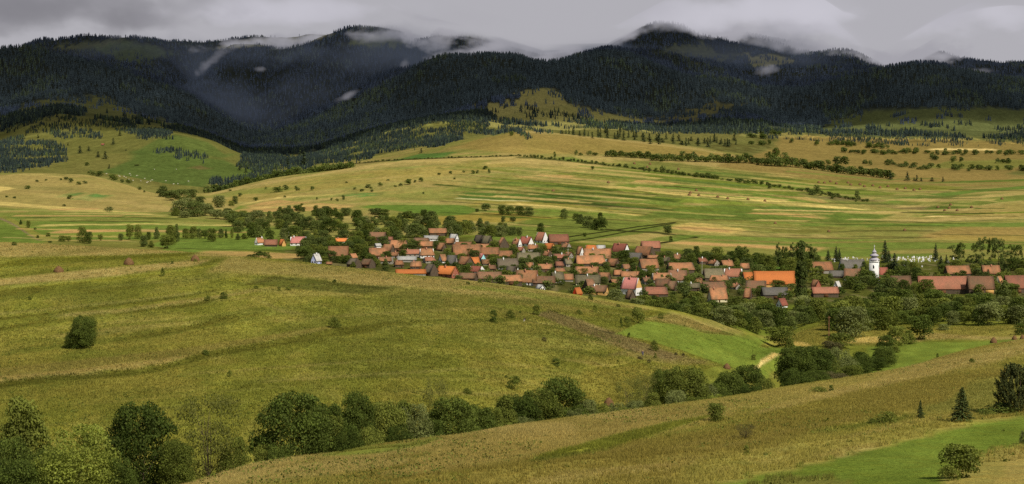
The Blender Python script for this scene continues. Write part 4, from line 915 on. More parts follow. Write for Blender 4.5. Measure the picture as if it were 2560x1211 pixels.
pr = [(tw*1.2, hh(651)), (tw*1.25, hh(649.5)), (tw*1.0, hh(647)), (tw*.62, hh(644)), (tw*.6, hh(641.5)), (tw*1.0, hh(640.5)), (tw*1.02, hh(639)), (tw*.8, hh(636.5)), (tw*.42, hh(634)), (tw*.38, hh(631.5)), (tw*.58, hh(631)), (tw*.5, hh(629.5)), (tw*.25, hh(626)), (tw*.1, hh(622)), (.06, hh(616))]
link('helm', new_mesh('helm', *lathe(pr, 16), smooth_=False), HELM, ch)
cr_ = merge([box(-.07, .07, -.07, .07, hh(617), hh(612)), box(-.45, .45, -.06, .06, hh(614.6), hh(614))]); link('cross', new_mesh('cross', *cr_), WHITE, ch)
sph = lathe([(.02, hh(618.2)), (.3, hh(617.8)), (.4, hh(617)), (.3, hh(616.2)), (.02, hh(615.8))], 10); link('orb', new_mesh('orb', *sph), HELM, ch)
nave_v = box(-tw*.9, tw*.9, tw*1.02, tw*5, -2, 4.6); link('wall', new_mesh('nave_wall', *nave_v), WHITE, ch)
nr_ = np.array([[-tw*1.05, tw*1.02, 4.5], [tw*1.05, tw*1.02, 4.5], [0, tw*1.02, 7.4], [-tw*1.05, tw*5.1, 4.5], [tw*1.05, tw*5.1, 4.5], [0, tw*5.1, 7.4]]); link('roof', new_mesh('nave_roof', nr_, np.array([[0, 3, 5, 2], [1, 2, 5, 4], [0, 1, 4, 3]]), 4), RM['crim'], ch)
BOXES.append((2165, 2205, 612, 700))

# ------------------------------------------------------------------ graves, haystacks, poles, fences
def grave_mesh(kind):
    if kind == 0: v = merge([box(-.5, .5, -.15, .15, -.3, 1.3), box(-.35, .35, -.14, .14, 1.3, 1.7), box(-.7, .7, -.35, .35, -.3, .25)])
    elif kind == 1: v = merge([box(-.16, .16, -.12, .12, .2, 2.2), box(-.62, .62, -.11, .11, 1.35, 1.68), box(-.5, .5, -.3, .3, -.3, .3)])
    else: v = merge([box(-.75, .75, -.2, .2, -.3, 1.5), box(-.55, .55, -.18, .18, 1.5, 1.9), box(-.9, .9, -.6, .6, -.3, .3)])
    return new_mesh('headstone', *v)
GM = [grave_mesh(k) for k in range(3)]; [m_.materials.append(STONE) for m_ in GM]
g = random.Random(3); gr = []
for k in range(74):
    x = g.choice([g.uniform(2060, 2170), g.uniform(2205, 2330), g.uniform(2225, 2330), g.uniform(2240, 2400)]); gr.append((x, g.uniform(645, 656)+(4 if x < 2180 else 0)*g.random()))
for x in (2308,2296,2281,2262,2320,2246,2334,2095,2103,2112,2142,2155,2168,2222): gr.append((x, g.uniform(647, 652)))
gr += [(2305,668),(2350,672),(2120,653),(2262,666),(2379,660),(2372,657),(2395,652)]
for i, (x, y_) in enumerate(sorted(gr)):
    l_ = ground(x, y_, VT, TI['M']); o = link('headstone', GM[g.randrange(3)], None, None, label=f'white headstone, {ordinal(i)} from left in the cemetery behind the church', category='headstone', group='white headstones of the cemetery')
    q = g.uniform(.6, 1.15); o.location = l_; o.scale = (q*1.15, q, q*g.uniform(.8, 1.2)); o.rotation_euler = (0, 0, g.uniform(-.7, .7))
def hay_mesh(seed):
    g_ = np.random.default_rng(seed); k = 20; prof = [(.98, -.08), (1.03, .08), (.98, .28), (.86, .48), (.66, .68), (.42, .84), (.2, .95), (.03, 1.0)]
    v, f_ = lathe(prof, k); v[:, :2] *= (1+.1*(fbm(np.arctan2(v[:, 1], v[:, 0])*2+5, v[:, 2]*4, 3, seed)-.5)*2)[:, None]; v[:, :2] += g_.normal(0, .03, v[:, :2].shape); v[:, 2] += g_.normal(0, .02, len(v)); 
    return new_mesh('haystack', v, f_, 4, False)
m_, nt_, b_ = mat('dry_hay', 1, 0); tc_ = N(nt_, 'ShaderNodeTexCoord'); f_ = noise(nt_, 5, 5, .8, tc_.outputs['Object'])
nt_.links.new(mixc(nt_, mrange(nt_, f_, .3, .7, 0, 1), R3(84,60,42), R3(132,102,68)), b_.inputs['Base Color']); bp_ = N(nt_, 'ShaderNodeBump'); bp_.inputs['Distance'].default_value = .3; nt_.links.new(f_, bp_.inputs['Height']); nt_.links.new(bp_.outputs[0], b_.inputs['Normal'])
HAY = [hay_mesh(k) for k in range(3)]; [q.materials.append(m_) for q in HAY]
def hay(items, where, group, **k):
    items = sorted(items)
    for i, (x, y_, w_, h_) in enumerate(items):
        l_ = ground(x, y_, **k); s_ = F/l_[1]; o = link('haystack', HAY[(i*7+int(x)) % 3], None, None, label=(f'{ordinal(i)} haystack from the left {where}' if len(items) > 1 else f'haystack {where}'), category='haystack', group=group)

        o.location = l_; o.scale = (w_/2/s_, w_/2/s_, h_*1.12/s_); o.rotation_euler = (0, 0, x)
hay([(147,681,25,14),(322,662,25,16),(488,653,22,14)], 'on the mown strips atop the left hill', 'haystacks on the left hill', tmin=TI['D']+.3, tmax=TI['H']+.2)
hay([(1817,922,18,12)], 'alone on the bright green spur meadow', None, tmin=TI['D']+.3)
hay([(2484,858,17,13),(2536,850,13,10),(2556,848,12,10)], 'on the valley meadow by the right edge', 'haystacks by the right edge', tmin=TI['D']+.2)
l_ = ground(1522, 1016, TI['E']+.5, TI['H']); o = link('haystack', HAY[1], None, None, label='rounded haystack half hidden behind the ravine bushes', category='haystack'); o.location = (l_[0], l_[1], l_[2]); o.scale = (1.4, 1.4, 2.4)
far_h = [(1521,458),(1726,484),(1723,489),(1741,478),(1747,490),(1794,494),(1819,498),(1870,500),(1912,504),(1586,411),(1625,412),(1618,420),(1696,425),(2047,458),(2061,459),(2076,456),(2091,461),(2120,459),(2127,464),(2150,463),(2161,468),(2182,466),(2200,471),(2220,468),(2243,475),(2263,473),(2285,477),(2300,475),(2345,520),(2377,514),(2373,522),(2362,528),(2393,528),(2429,520),(2505,499),(1383,479),(2262,577),(2072,580),(1938,560)]
hay([(x, y_, 8 if y_ > 450 else 7, 5) for x, y_ in far_h], 'on the far green strip fields', 'small haystacks on the far fields', tmin=TI['K'])
WOOD_P = wall_mat('pole_wood', R3(128,92,66), .3, True); CONC = wall_mat('pole_concrete', R3(170,165,150), .15)
def pole(x, top, base, lab, m_, tmin=VT, tmax=TI['M'], arm=True):
    l_ = ground(x, base, tmin, tmax); s_ = F/l_[1]; h_ = (base-top)/s_
    e = link('utility_pole', None, None, None, label=lab, category='pole', group='utility poles'); e.location = l_
    link('post', new_mesh('post', *merge(bent([[0, 0, -1], [0, 0, h_]], [.22, .14], 8))), m_, e)
    if arm: link('crossarm', new_mesh('crossarm', *merge([box(-.8, .8, -.08, .08, h_-.9, h_-.72)])), m_, e)
for x, t_, b_, l_, m_ in ((722,571,598,'pale utility pole behind the pink roofed house at the far left',CONC),(1038,652,689,'brown wooden pole in front of the long orange roof',WOOD_P),
  (1420,622,646,'thin pale pole among trees right of the red brown barn',CONC),(1755,652,690,'pale pole in the trees left of the mossy grey roof',CONC),(1591,664,700,'thin pole above the roofs in the middle right of the village',WOOD_P)): pole(x, t_, b_, l_, m_)
pole(2072, 790, 850, 'rusty brown pole standing among riverside bushes below the poplar', WOOD_P, tmin=TI['D']+.3)
# ------------------------------------------------------------------ trees and bushes, near to far
D3 = TI['D']+.3; H3 = TI['H']+.3
# the ravine belt behind the near slope: (px, distance, row of the top, width px)
rav = 'in the ravine behind the near slope'
cluster([(60,285,992,215,'olive'),(352,288,1010,190,'dark'),(738,300,983,200,'dark'),(892,315,983,105,'dark'),(1130,342,996,150,'dark'),(1262,372,985,110,'olive'),(1400,425,945,135,'dark'),(1350,398,974,120,'olive'),
  (1712,490,915,135,'olive'),(820,312,1010,110,'dark'),(1010,330,1000,120,'olive'),(1195,352,1015,110,'dark'),(1300,392,990,110,'dark'),(1820,515,930,90,'dark'),(1655,500,924,70,'dark'),(1868,545,914,95,'dark'),(1987,560,868,105,'dark'),(2035,578,868,115,'dark'),(1632,425,980,80,'olive')],
  'deciduous_tree', 'tree', 'tall tree with dense crown', rav, 'near_dark', ['dark'], 't_plain', 'big trees of the ravine belt', bydist=True)
cluster([(200,262,1060,205,'light'),(10,268,1090,150,'dark'),(120,275,1120,110,'dark'),(440,282,1098,100,'olive'),(585,292,1088,80,'olive'),(30,258,1150,170,'dark'),(300,262,1140,90,'dark'),(660,296,1110,60,'olive'),(828,310,1032,85,'olive'),(965,325,1003,115,'olive'),(1035,328,1008,105,'silver'),(1190,352,1034,80,'olive'),(1228,365,1018,85,'olive'),
  (1295,398,1002,95,'olive'),(700,292,1110,80,'dark'),(870,302,1060,80,'dark'),(930,308,1066,80,'olive'),(1000,318,1062,80,'dark'),(1080,330,1050,80,'dark'),(1310,385,1040,70,'silver'),(1240,352,1056,70,'olive'),
  (1463,428,998,75,'silver'),(1500,436,1008,60,'olive'),(1440,410,1020,60,'silver'),(1540,455,1006,60,'silver'),(1590,450,1000,60,'silver'),(1790,470,985,46,'light'),(1765,500,960,70,'silver'),(1828,520,934,80,'dark'),(1800,505,958,70,'dark'),(1908,530,944,60,'olive'),(1880,505,960,80,'dark'),(1560,440,1016,50,'olive'),
  (2122,625,903,70,'dark'),(2100,612,868,80,'silver'),(2152,645,884,64,'dark'),(2085,545,930,90,'brown'),(2062,600,890,90,'olive'),(2192,692,890,50,'dark'),(2212,705,866,56,'dark'),(2130,600,912,60,'olive'),(1690,455,975,60,'silver'),(1740,450,990,60,'olive'),(1990,520,920,80,'dark'),(2040,530,925,80,'dark')],
  'ravine_tree', 'tree', 'bushy tree with rounded crown', rav, 'near_olive', ['olive'], 't_plain', 'smaller trees of the ravine belt', bydist=True)
cluster([(522,292,980,175,'airy'),(1090,350,942,75,'airy'),(1572,470,945,75,'airy'),(1612,482,932,62,'airy')], 'open_crowned_tree', 'tree', 'see-through yellow green tree', rav, 'near_airy', ['airy'], 't_multi', 'open crowned trees', bydist=True)
# right-hand slope
def one(px, row, h, wd, name, cat, label, crown, leaf, trunk=None, **k):
    SEED[0] += 1; l_ = ground(px, row, **k); s_ = F/l_[1]
    return grow(name, cat, label, (l_[0], l_[1], l_[2]-.1), h/s_, wd/s_, crown, LM[leaf], trunk, None, None, SEED[0])
one(2405,1054,90,72,'young_spruce','spruce','spreading young spruce with bare trunk foot on the mown edge of the near slope','spruce_near','needle2','t_straight')
one(2301,1046,48,26,'small_spruce','spruce','small pointed spruce left of the larger young spruce on the near slope','spruce_near','needle2','t_straight')
one(2545,1030,122,118,'pine_tree','pine','dense dark pine cut by the right edge of the photo','pine','pine','t_straight')
one(2402,1195,85,112,'wild_bush','bush','loose dark bush in the tall grass near the bottom right corner','mid','olive','t_multi')
one(2372,1202,40,60,'low_shrub','shrub','low olive shrub at the left foot of the loose bush near the bottom right corner','low','olive')
one(1790,1055,47,50,'wild_bush','bush','light bush on the near slope below the ravine belt, alone in the tall grass','mid','olive','t_multi')
one(1864,1097,38,55,'wild_bush','bush','sparse brownish bush on the near slope, lower right of the light bush','near_airy','brown','t_multi')
one(2215,1058,30,60,'low_shrub','shrub','low straggly shrub left of the small pointed spruce','low','olive')
one(2180,1060,14,30,'low_shrub','shrub','tiny shrub left of the straggly shrub on the near slope','low','olive')
one(2046,982,16,50,'low_shrub','shrub','flat dark shrub on the upper edge of the near slope','low','olive'); one(2078,978,16,16,'low_shrub','shrub','small upright shrub beside the flat dark shrub on the upper near slope','low','dark')
one(2430,910,14,17,'low_shrub','shrub','small round shrub in the brown grass on the far right of the near slope','low','olive'); one(1866,1139,28,18,'low_shrub','shrub','narrow shrub lower down the near slope below the sparse bush','low','olive')
one(2344,896,13,8,'low_shrub','shrub','tiny dark sapling on the bright green valley meadow','low','dark', tmin=D3); one(2500,1035,26,110,'low_shrub','shrub','low dark leafy strip at the foot of the pine','low','dark')  # low dark strip of leaves along the foot of the pine
one(2470,1040,16,50,'low_shrub','shrub','low undergrowth left of the pine foot','low','olive')
one(2556,1110,34,20,'low_shrub','shrub','grey green weed clump at the right edge below the pine','low','silver')
# left hill
lh_ = dict(tmin=D3, tmax=TI['H']+.2)
one(207,872,80,66,'hill_bush','bush','large lone bush with lit crown on the left hill slope','near_olive','dark',None,**lh_)
one(188,871,50,50,'hill_bush','bush','lower dark bush at the left foot of the large lone bush','near_olive','dark',None,**lh_); one(226,866,76,40,'hill_bush','bush','upright bush at the right foot of the large lone bush','near_olive','olive',None,**lh_); one(200,798,10,18,'low_shrub','shrub','small shrub just above the large lone bush','low','dark',None,**lh_)
cluster([(407,691,22,12),(75,750,10,11),(519,753,15,17),(560,748,18,22),(514,888,14,20),(574,942,18,14),(698,728,13,12),(36,614,10,16),(836,820,28,34,'olive'),(430,660,8,10),(489,655,8,12),(836,708,10,12),(720,726,10,20,'olive'),(640,722,8,20,'olive'),(170,678,5,8)],
  'hill_shrub', 'shrub', 'small shrub', 'on the left half of the grassy hill', 'low', ['dark','olive'], None, 'shrubs scattered on the left hill', **lh_)
cluster([(1234,806,32,26),(1275,797,22,24),(1341,788,28,26,'olive'),(1448,786,13,18),(1488,782,20,14),(1476,750,16,14),(1553,820,26,9),(1568,818,26,20),(1594,808,40,38,'olive'),(1652,798,15,22,'olive'),(1390,915,20,28),(1635,878,28,22,'olive'),(1572,844,13,9),(1884,900,15,18),(1300,784,8,10),(1545,768,8,14),(1360,854,12,18,'brown'),(1240,810,10,10),(1638,896,14,8),(1170,712,9,14),(1200,708,10,16),(1290,702,14,20),(1310,705,12,18),(1708,890,8,10,'brown'),(1690,888,8,10,'brown'),
  (1285,975,35,40,'olive'),(1266,945,8,10),(1168,985,16,24,'olive'),(1600,898,8,16,'brown'),(1622,908,10,14,'brown'),(1545,905,6,8)],
  'hill_shrub', 'shrub', 'small shrub', 'on the right part of the grassy hill', 'low', ['dark','olive'], None, 'shrubs scattered on the right part of the hill', **lh_)
# riverside thicket
def free(px, base, h, w_, lim=.35):
    x0, x1, y0, y1 = px-w_/2, px+w_/2, base-h, base
    for a, b, c, d in BOXES:
        if base < d-2: continue
        ix = min(x1, b)-max(x0, a); iy = min(y1, d)-max(y0, c)
        if ix > 0 and iy > 0 and ix*iy > lim*min((b-a)*(d-c), 1e9): return False
    return True
def scatter(n, xs, lo, hi, h, w_, seed, gap=.45, avoid=.35, leafs=None, tries=30):
    """bases between rows lo(px) and hi(px)"""
    g_ = random.Random(seed); out = []
    for _ in range(n*tries):
        if len(out) >= n: break
        x = g_.uniform(xs[0], xs[-1]); a = np.interp(x, xs, lo); b = np.interp(x, xs, hi); y_ = g_.uniform(min(a, b), max(a, b))
        hh_ = g_.uniform(*h); ww = hh_*g_.uniform(*w_)
        if any(abs(x-q[0]) < (ww+q[3])*.5*gap and abs(y_-q[1]) < hh_*.3 for q in out): continue
        if avoid and not free(x, y_, hh_, ww, avoid): continue
        out.append((x, y_, hh_, ww)+((g_.choice(leafs),) if leafs else ()))
    return out
W_ = ['olive', 'olive', 'dark', 'silver', 'far']
it = scatter(95, [1490,1560,1650,1800,1900,2000,2100], [742,756,768,776,780,778,790], [752,772,800,826,836,826,820], (34,56), (.95,1.35), 11, .4, .12, W_)
cluster(it, 'riverside_willow', 'willow', 'rounded willow bush', 'in the thicket left of the rusty pole', 'mid', W_, None, 'willow bushes of the riverside thicket', tmin=H3, tmax=TI['K'])
it = scatter(100, [2080,2160,2220,2300,2400,2600], [800,786,780,772,770,768], [828,832,824,812,815,815], (34,60), (.95,1.35), 12, .4, .12, W_)
it += [(2132,842,74,92,'silver'),(2300,850,62,72,'dark'),(2222,788,48,20,'dark'),(2230,752,30,30,'olive')]
cluster(it, 'riverside_willow', 'willow', 'rounded willow bush', 'in the thicket right of the rusty pole', 'mid', W_, None, 'willow bushes of the riverside thicket', tmin=D3, tmax=TI['K'])
cluster([(1950,868,52,78,'olive'),(1975,876,30,34,'olive'),(2100,870,36,70,'olive'),(2245,864,48,55,'olive'),(2272,860,34,44,'olive'),(2214,876,38,45,'dark'),(2235,882,18,30,'olive'),(2085,880,24,50,'brown'),(2550,838,30,30,'dark'),(2195,905,35,40,'dark'),(2150,912,32,40,'dark'),(2212,908,42,46,'dark'),(2125,925,34,45,'olive'),(2070,870,18,30,'brown'),(2360,826,16,30,'silver')],
  'meadow_bush', 'bush', 'round bush', 'on the meadow between ravine and river', 'mid', ['olive'], None, 'bushes on the valley meadow', tmin=D3, tmax=TI['K'])
# village trees
one(2003,775,182,40,'poplar','poplar','tall dark columnar poplar rising in front of the long orange roof','column','far','t_straight',tmin=VT)
one(1930,715,34,48,'garden_tree','tree','round green tree in front of the long bright orange roof','mid','dark','t_plain',tmin=VT)
it = scatter(150, [760,900,1050,1250,1450,1650,1800,2000], [618,612,608,618,630,650,665,690], [660,675,690,705,722,735,745,745], (14,30), (.9,1.6), 21, .36, .4, ['dark','far','olive','far'])
cluster(it, 'garden_tree', 'tree', 'small green tree', 'between the roofs left of the poplar', 'mid', W_, None, 'garden trees between the roofs', tmin=VT, tmax=TI['M'])
it = scatter(170, [1080,1200,1400,1600,1800,2000,2200,2400,2600], [655,665,680,690,695,695,690,690,695], [700,712,735,745,750,750,745,742,750], (12,26), (.9,1.6), 22, .35, .4, ['dark','far','olive','far'])
cluster(it, 'garden_bush', 'bush', 'low green bush', 'among yards at the village front', 'far', W_, None, 'garden bushes at the front of the village', tmin=VT, tmax=TI['M'])
it = scatter(46, [1650,1750,1850,1950,2050], [655,650,655,655,660], [672,672,668,676,690], (22,38), (.8,1.3), 23, .5, .3, ['dark','far','olive'])
it += [(1855,668,52,30,'dark','loose'),(1845,662,40,22,'dark','loose')]
cluster(it, 'village_edge_tree', 'tree', 'dark leafy tree', 'on the rear village edge left of the cemetery', 'mid', W_, None, 'trees on the rear edge of the village', tmin=VT, tmax=TI['M'])
cluster([(1945,668,66,22),(1962,668,52,20),(1980,668,66,24),(1998,664,56,22),(2012,664,58,24),(2026,662,54,26),(2035,664,46,20)], 'tall_poplar_row', 'poplar', 'tall brownish green poplar', 'in the row behind the columnar poplar', 'loose', ['far','dark'], 't_plain', 'poplars behind the village', tmin=VT, tmax=TI['M'])
cluster([(2070,652,28,20),(2090,655,40,20),(2098,655,34,18),(2212,658,58,30),(2236,690,58,38),(2339,652,44,20),(2352,668,30,24),(2222,656,30,20),(2470,700,28,26),(2366,660,24,14)], 'cemetery_spruce', 'spruce', 'dark conical spruce', 'around the church and cemetery', 'spruce', ['needle'], 't_straight', 'spruces around the church', tmin=VT, tmax=TI['M'])
cluster([(2388,658,44,34,'far'),(2402,660,54,24,'dark'),(2438,655,48,18,'dark'),(2455,662,68,26,'far'),(2478,664,70,22,'dark'),(2496,665,68,34,'far'),(2530,662,50,18,'dark'),(2545,664,52,22,'dark'),(2512,660,34,30,'far'),(2425,664,30,26,'far'),(2445,668,34,30,'far'),(2470,676,30,40,'far'),(2555,670,30,26,'far')],
  'tall_tree', 'tree', 'tall dark tree', 'in the grove behind the barns', 'loose', ['far'], 't_plain', 'grove behind the barns', tmin=VT, tmax=TI['M'])
it = scatter(60, [2080,2200,2300,2450,2600], [690,676,672,672,680], [735,735,735,735,740], (16,34), (.9,1.4), 24, .4, .25, ['dark','olive','far'])
it += [(2165,712,36,60,'dark'),(2130,722,30,44,'dark'),(2190,722,26,40,'dark'),(2260,740,40,30,'dark'),(2290,742,36,34,'olive'),(2315,752,52,50,'olive'),(2345,750,24,30,'olive'),(2230,735,40,44,'far'),(2510,752,50,50,'far'),(2530,735,26,40,'dark')]
cluster(it, 'yard_tree', 'tree', 'leafy green tree', 'around the church and barns', 'mid', W_, None, 'trees in the right part of the village', tmin=VT, tmax=TI['M'])
it = scatter(70, [1100,1240,1300,1400,1500,1700], [620,625,625,625,630,650], [665,668,672,680,690,700], (14,26), (.9,1.5), 26, .4, .34, ['dark','olive','far'])
cluster(it, 'orchard_tree', 'tree', 'small orchard tree', 'in the gardens of mid village', 'mid', W_, None, 'orchard trees in the centre of the village', tmin=VT, tmax=TI['M'])
# belt of trees behind the village, up the stream on the left
it = scatter(100, [560,640,760,880,1000,1120,1240,1300], [545,548,552,556,562,568,578,588], [560,612,628,622,604,592,594,600], (20,36), (.85,1.3), 31, .36, .3, ['far','far','dark','silver','olive'])
cluster(it, 'stream_tree', 'tree', 'grey green stream-side tree', 'in the belt behind the village', 'mid', W_, None, 'trees of the belt behind the village', tmin=VT, tmax=TI['M'])
cluster([(408,493,28,48,'far'),(430,502,26,40,'far'),(455,500,26,44,'far'),(478,496,22,36),(452,538,38,50,'silver'),(486,542,38,48,'far'),(512,540,32,40,'silver'),(548,520,30,38,'silver'),(470,520,24,46,'silver'),(500,512,20,30,'far'),(440,540,20,30,'olive'),(540,548,24,40,'silver'),(575,550,24,44,'silver'),(600,552,22,34),(622,556,24,38),(460,545,16,30,'silver'),(578,516,14,16,'olive'),(588,510,20,16,'far'),(525,535,20,34,'far')],
  'stream_willow', 'willow', 'big rounded silvery willow', 'where the stream leaves the hills', 'mid', ['far'], None, 'willows where the stream leaves the hills', tmin=VT, tmax=TI['N']+.2)
cluster([(700,533,16,22),(722,532,18,26),(745,533,20,26),(758,530,12,14),(790,540,26,30),(815,538,22,28),(838,540,20,26),(865,540,20,34),(895,541,16,30),(938,543,22,36),(960,543,20,30),(1000,552,20,26),(1020,552,24,32),(1040,553,20,26),(1060,555,30,22),(1080,552,24,28),(1215,528,19,26),(1193,530,8,12),(1255,538,24,26),(1275,538,22,26),(1298,538,22,28),(1322,540,22,26),(1258,560,20,12),(1282,556,14,18),(1352,584,26,20),(1410,548,26,20),(1440,552,18,20),(1452,560,24,26),(1470,570,30,30),(1488,575,28,26),(1506,577,32,28),(1501,549,17,14,'dark'),(1462,592,10,12),(1669,588,24,24),(1677,604,14,10)],
  'hedgerow_bush', 'bush', 'dark rounded bush', 'on the fields behind the village', 'mid', ['far','dark'], None, 'bushes on the fields behind the village', tmin=VT, tmax=TI['N'])
cluster([(155,605,16,20,'olive'),(170,604,14,18),(205,608,40,28,'olive'),(222,610,30,22),(251,602,16,14),(302,602,18,16),(325,600,38,22,'olive'),(345,598,36,20),(360,618,30,22),(378,620,18,20,'olive'),(392,598,30,20),(372,600,20,14),(418,622,34,40,'olive'),(428,612,48,28),(442,605,44,20),(465,597,26,20,'olive'),(484,597,30,22),(498,597,26,14),(512,597,22,20),(530,605,34,26),(552,596,24,16),(565,596,22,10),(580,597,24,9),(595,600,16,16),(52,562,12,10),(71,570,18,12),(88,575,6,8),(120,592,10,12),(94,596,8,8),(628,588,16,22,'far'),(610,598,14,22,'olive'),(125,608,6,12)],
  'field_tree', 'tree', 'slender leafy tree', 'on the left plain behind the crest', 'mid', ['olive','far','dark'], 't_plain', 'trees on the left plain', tmin=TI['I'], tmax=TI['N'])
cluster([(645,648,20,34),(665,648,18,30),(625,646,10,24)], 'crest_bush', 'bush', 'dark bush', 'just behind the crest left of the village', 'low', ['dark'], None, 'bushes behind the crest', tmin=H3, tmax=TI['N'])
cluster([(68,473,9,16),(177,457,11,14),(197,462,8,14),(212,460,8,12),(165,451,9,14),(230,440,14,22),(250,442,14,20),(282,452,16,26),(305,458,9,12),(322,460,12,14),(272,530,13,20,'silver'),(175,498,10,16),(36,497,6,12),(17,494,5,10),(348,475,8,12),(361,482,6,6),(92,455,5,10),(115,452,4,8),(160,516,5,10),(343,415,5,16),(218,415,9,12),(152,451,5,8)],
  'pasture_bush', 'bush', 'small dark bush', 'dotted over the left pasture slope', 'far', ['far','dark'], None, 'bushes on the left pasture slope', tmin=TI['K'], tmax=TI['P'])
cluster([(692,481,13,26),(713,475,12,18),(740,472,7,9),(744,478,10,11),(781,476,11,13),(601,492,10,14),(639,503,10,14),(665,474,7,6),(755,514,6,9),(712,494,5,8),(792,500,7,5),(829,502,7,7),(843,504,8,8),(858,502,14,9),(887,474,6,9),(905,479,7,14),(920,470,9,16),(928,472,5,8),(950,466,10,12),(930,480,6,10),(988,468,5,8),(1002,466,8,10),(1020,462,15,22),(1038,457,7,8),(1052,455,11,13),(1098,438,6,10),(1126,436,9,12),(1159,432,6,8),(1182,435,9,12),(1194,434,8,9),(1214,424,9,14),(1223,434,12,8),(1137,449,5,8),(1058,485,5,8),(970,452,4,8),(866,458,4,8),(575,478,4,12),(700,468,3,6)],
  'slope_bush', 'bush', 'small dark bush', 'on the flank of the middle hill', 'far', ['far','dark'], None, 'bushes on the middle hill', tmin=TI['K'], tmax=TI['P'])
g_ = random.Random(9); ln = []
for x in np.arange(900, 1290, 9.5): ln.append((x+g_.uniform(-3, 3), float(np.interp(x, [880,1000,1150,1290], [409,400,395,391])), g_.uniform(2.5, 5), g_.uniform(6, 11)))
for x in np.arange(1300, 1760, 9): ln.append((x+g_.uniform(-3, 3), float(np.interp(x, [1290,1400,1550,1700,1900], [391,401,418,438,461])), g_.uniform(4, 10), g_.uniform(7, 14)))
for x in np.arange(1740, 2180, 11): ln.append((x+g_.uniform(-3, 3), float(np.interp(x, [1700,1900,2050,2180], [438,462,486,508])), g_.uniform(5, 12), g_.uniform(9, 18)))
ln += [(1611,430,13,8),(1624,432,13,10),(1640,432,12,10),(1657,432,18,15),(1680,437,10,9),(1698,439,10,10),(1708,440,11,11),(1742,444,13,14),(1756,445,12,16),(1770,446,14,18),(1788,448,11,16),(1850,458,12,20),(1868,460,10,16),(1925,472,10,16),(2028,488,14,22),(2042,489,26,20),(2055,490,14,16),(2084,498,14,18),(2143,498,22,13,'far'),(2140,506,9,6),(1386,395,15,8),(1481,425,10,10)]
cluster(ln, 'ditch_bush', 'bush', 'small bush', 'along the hedge crossing the middle hill', 'far', ['far','dark'], None, 'bushes along the hedge line of the middle hill', tmin=TI['L'], tmax=TI['P'])
ln = [(1451,390,8,11),(1440,389,14,8),(1473,389,12,14),(1488,390,9,18),(1278,340,10,14)]
for x in np.arange(1520, 1640, 11): ln.append((x, np.interp(x, [1520,1640], [392,398]), g_.uniform(12, 18), g_.uniform(16, 24)))
for x in np.arange(1636, 1900, 12): ln.append((x, np.interp(x, [1636,1900], [402,410]), g_.uniform(14, 26), g_.uniform(18, 28)))
for x in np.arange(1900, 2240, 11): ln.append((x, np.interp(x, [1900,2000,2100,2240], [414,420,434,449]), g_.uniform(16, 26), g_.uniform(20, 32)))
ln += [(1940,398,30,22),(1925,402,22,26),(1960,404,22,24),(2095,412,20,26),(2110,414,22,26),(2070,412,12,16),(1655,404,8,16)]
cluster(ln, 'hedge_tree', 'tree', 'dark hedge tree', 'in the tree line beyond the middle hill', 'far', ['far','dark'], None, 'trees of the long line beyond the middle hill', tmin=TI['O'], tmax=TI['Q'])
cluster([(2226,450,20,13),(2268,453,24,20),(2292,454,17,14),(2285,453,10,10),(2303,454,10,12),(2330,454,11,18),(2357,455,13,11)], 'field_spruce', 'spruce', 'dark pointed conifer', 'at the right end of the long tree line', 'spruce_far', ['needle'], None, 'conifers at the end of the tree line', tmin=TI['M'], tmax=TI['Q'])
it = []
for cx_, cy_, w2, n_ in ((2075,362,34,7),(2110,360,24,5),(2135,366,20,4),(2190,370,30,8),(2130,384,36,8),(2190,385,30,8),(2240,384,30,7),(2290,384,30,7),(2350,386,40,8),(2420,387,40,8),(2490,386,30,7),(2545,386,20,5),(1895,346,20,5),(1930,340,24,5),(1900,364,24,6),(2200,412,40,7),(2260,418,30,6),(2330,422,30,5),(2390,424,30,6),(2440,426,20,5),(2500,424,30,6),(2545,427,20,5),(2340,400,20,4),(2385,404,20,3),(2500,408,30,4)):
    for _ in range(n_): it.append((cx_+g_.uniform(-w2, w2), cy_+g_.uniform(-3, 3), g_.uniform(7, 14), g_.uniform(10, 20)))
it += [(1980,358,11,13),(2018,345,13,13),(2062,343,8,16),(2156,356,12,11),(2305,360,11,10),(2325,360,11,12),(2357,359,10,13),(2421,360,9,11),(2484,364,9,12),(2536,364,10,13),(2505,378,11,14),(2460,420,22,26),(2495,414,16,18),(2555,418,12,16),(2275,374,8,9),(2360,374,7,9),(1920,352,8,14),(2508,362,7,9),(2398,452,6,8),(2460,428,14,24)]
it = it[:150]
cluster(it, 'upland_bush', 'bush', 'dark round bush', 'on the far right upland fields', 'far', ['far','dark'], None, 'bushes on the upland fields', tmin=TI['O'], tmax=TI['S'])
ln = []
for x in np.arange(1405, 1500, 8.5): ln.append((x+g_.uniform(-5, 5), 338+(x-1400)*.06+g_.uniform(-4, 4), g_.uniform(8, 24), g_.uniform(7, 14)))
for x in np.arange(1500, 1850, 8): ln.append((x+g_.uniform(-6, 6), np.interp(x, [1500,1600,1700,1850], [344,356,366,366])+g_.uniform(-14, 3), g_.uniform(10, 26), g_.uniform(9, 20)))
ln += [(1495,330,16,8),(1516,330,22,10),(1551,330,20,12),(1581,330,18,10),(1295,322,10,9),(1333,338,5,8)]
cluster(ln, 'wood_edge_spruce', 'spruce', 'dark spruce', 'in the wood strip above the middle hill', 'spruce_far', ['needle'], None, 'spruces of the wood strip', tmin=TI['P']-.2, tmax=TI['R'])
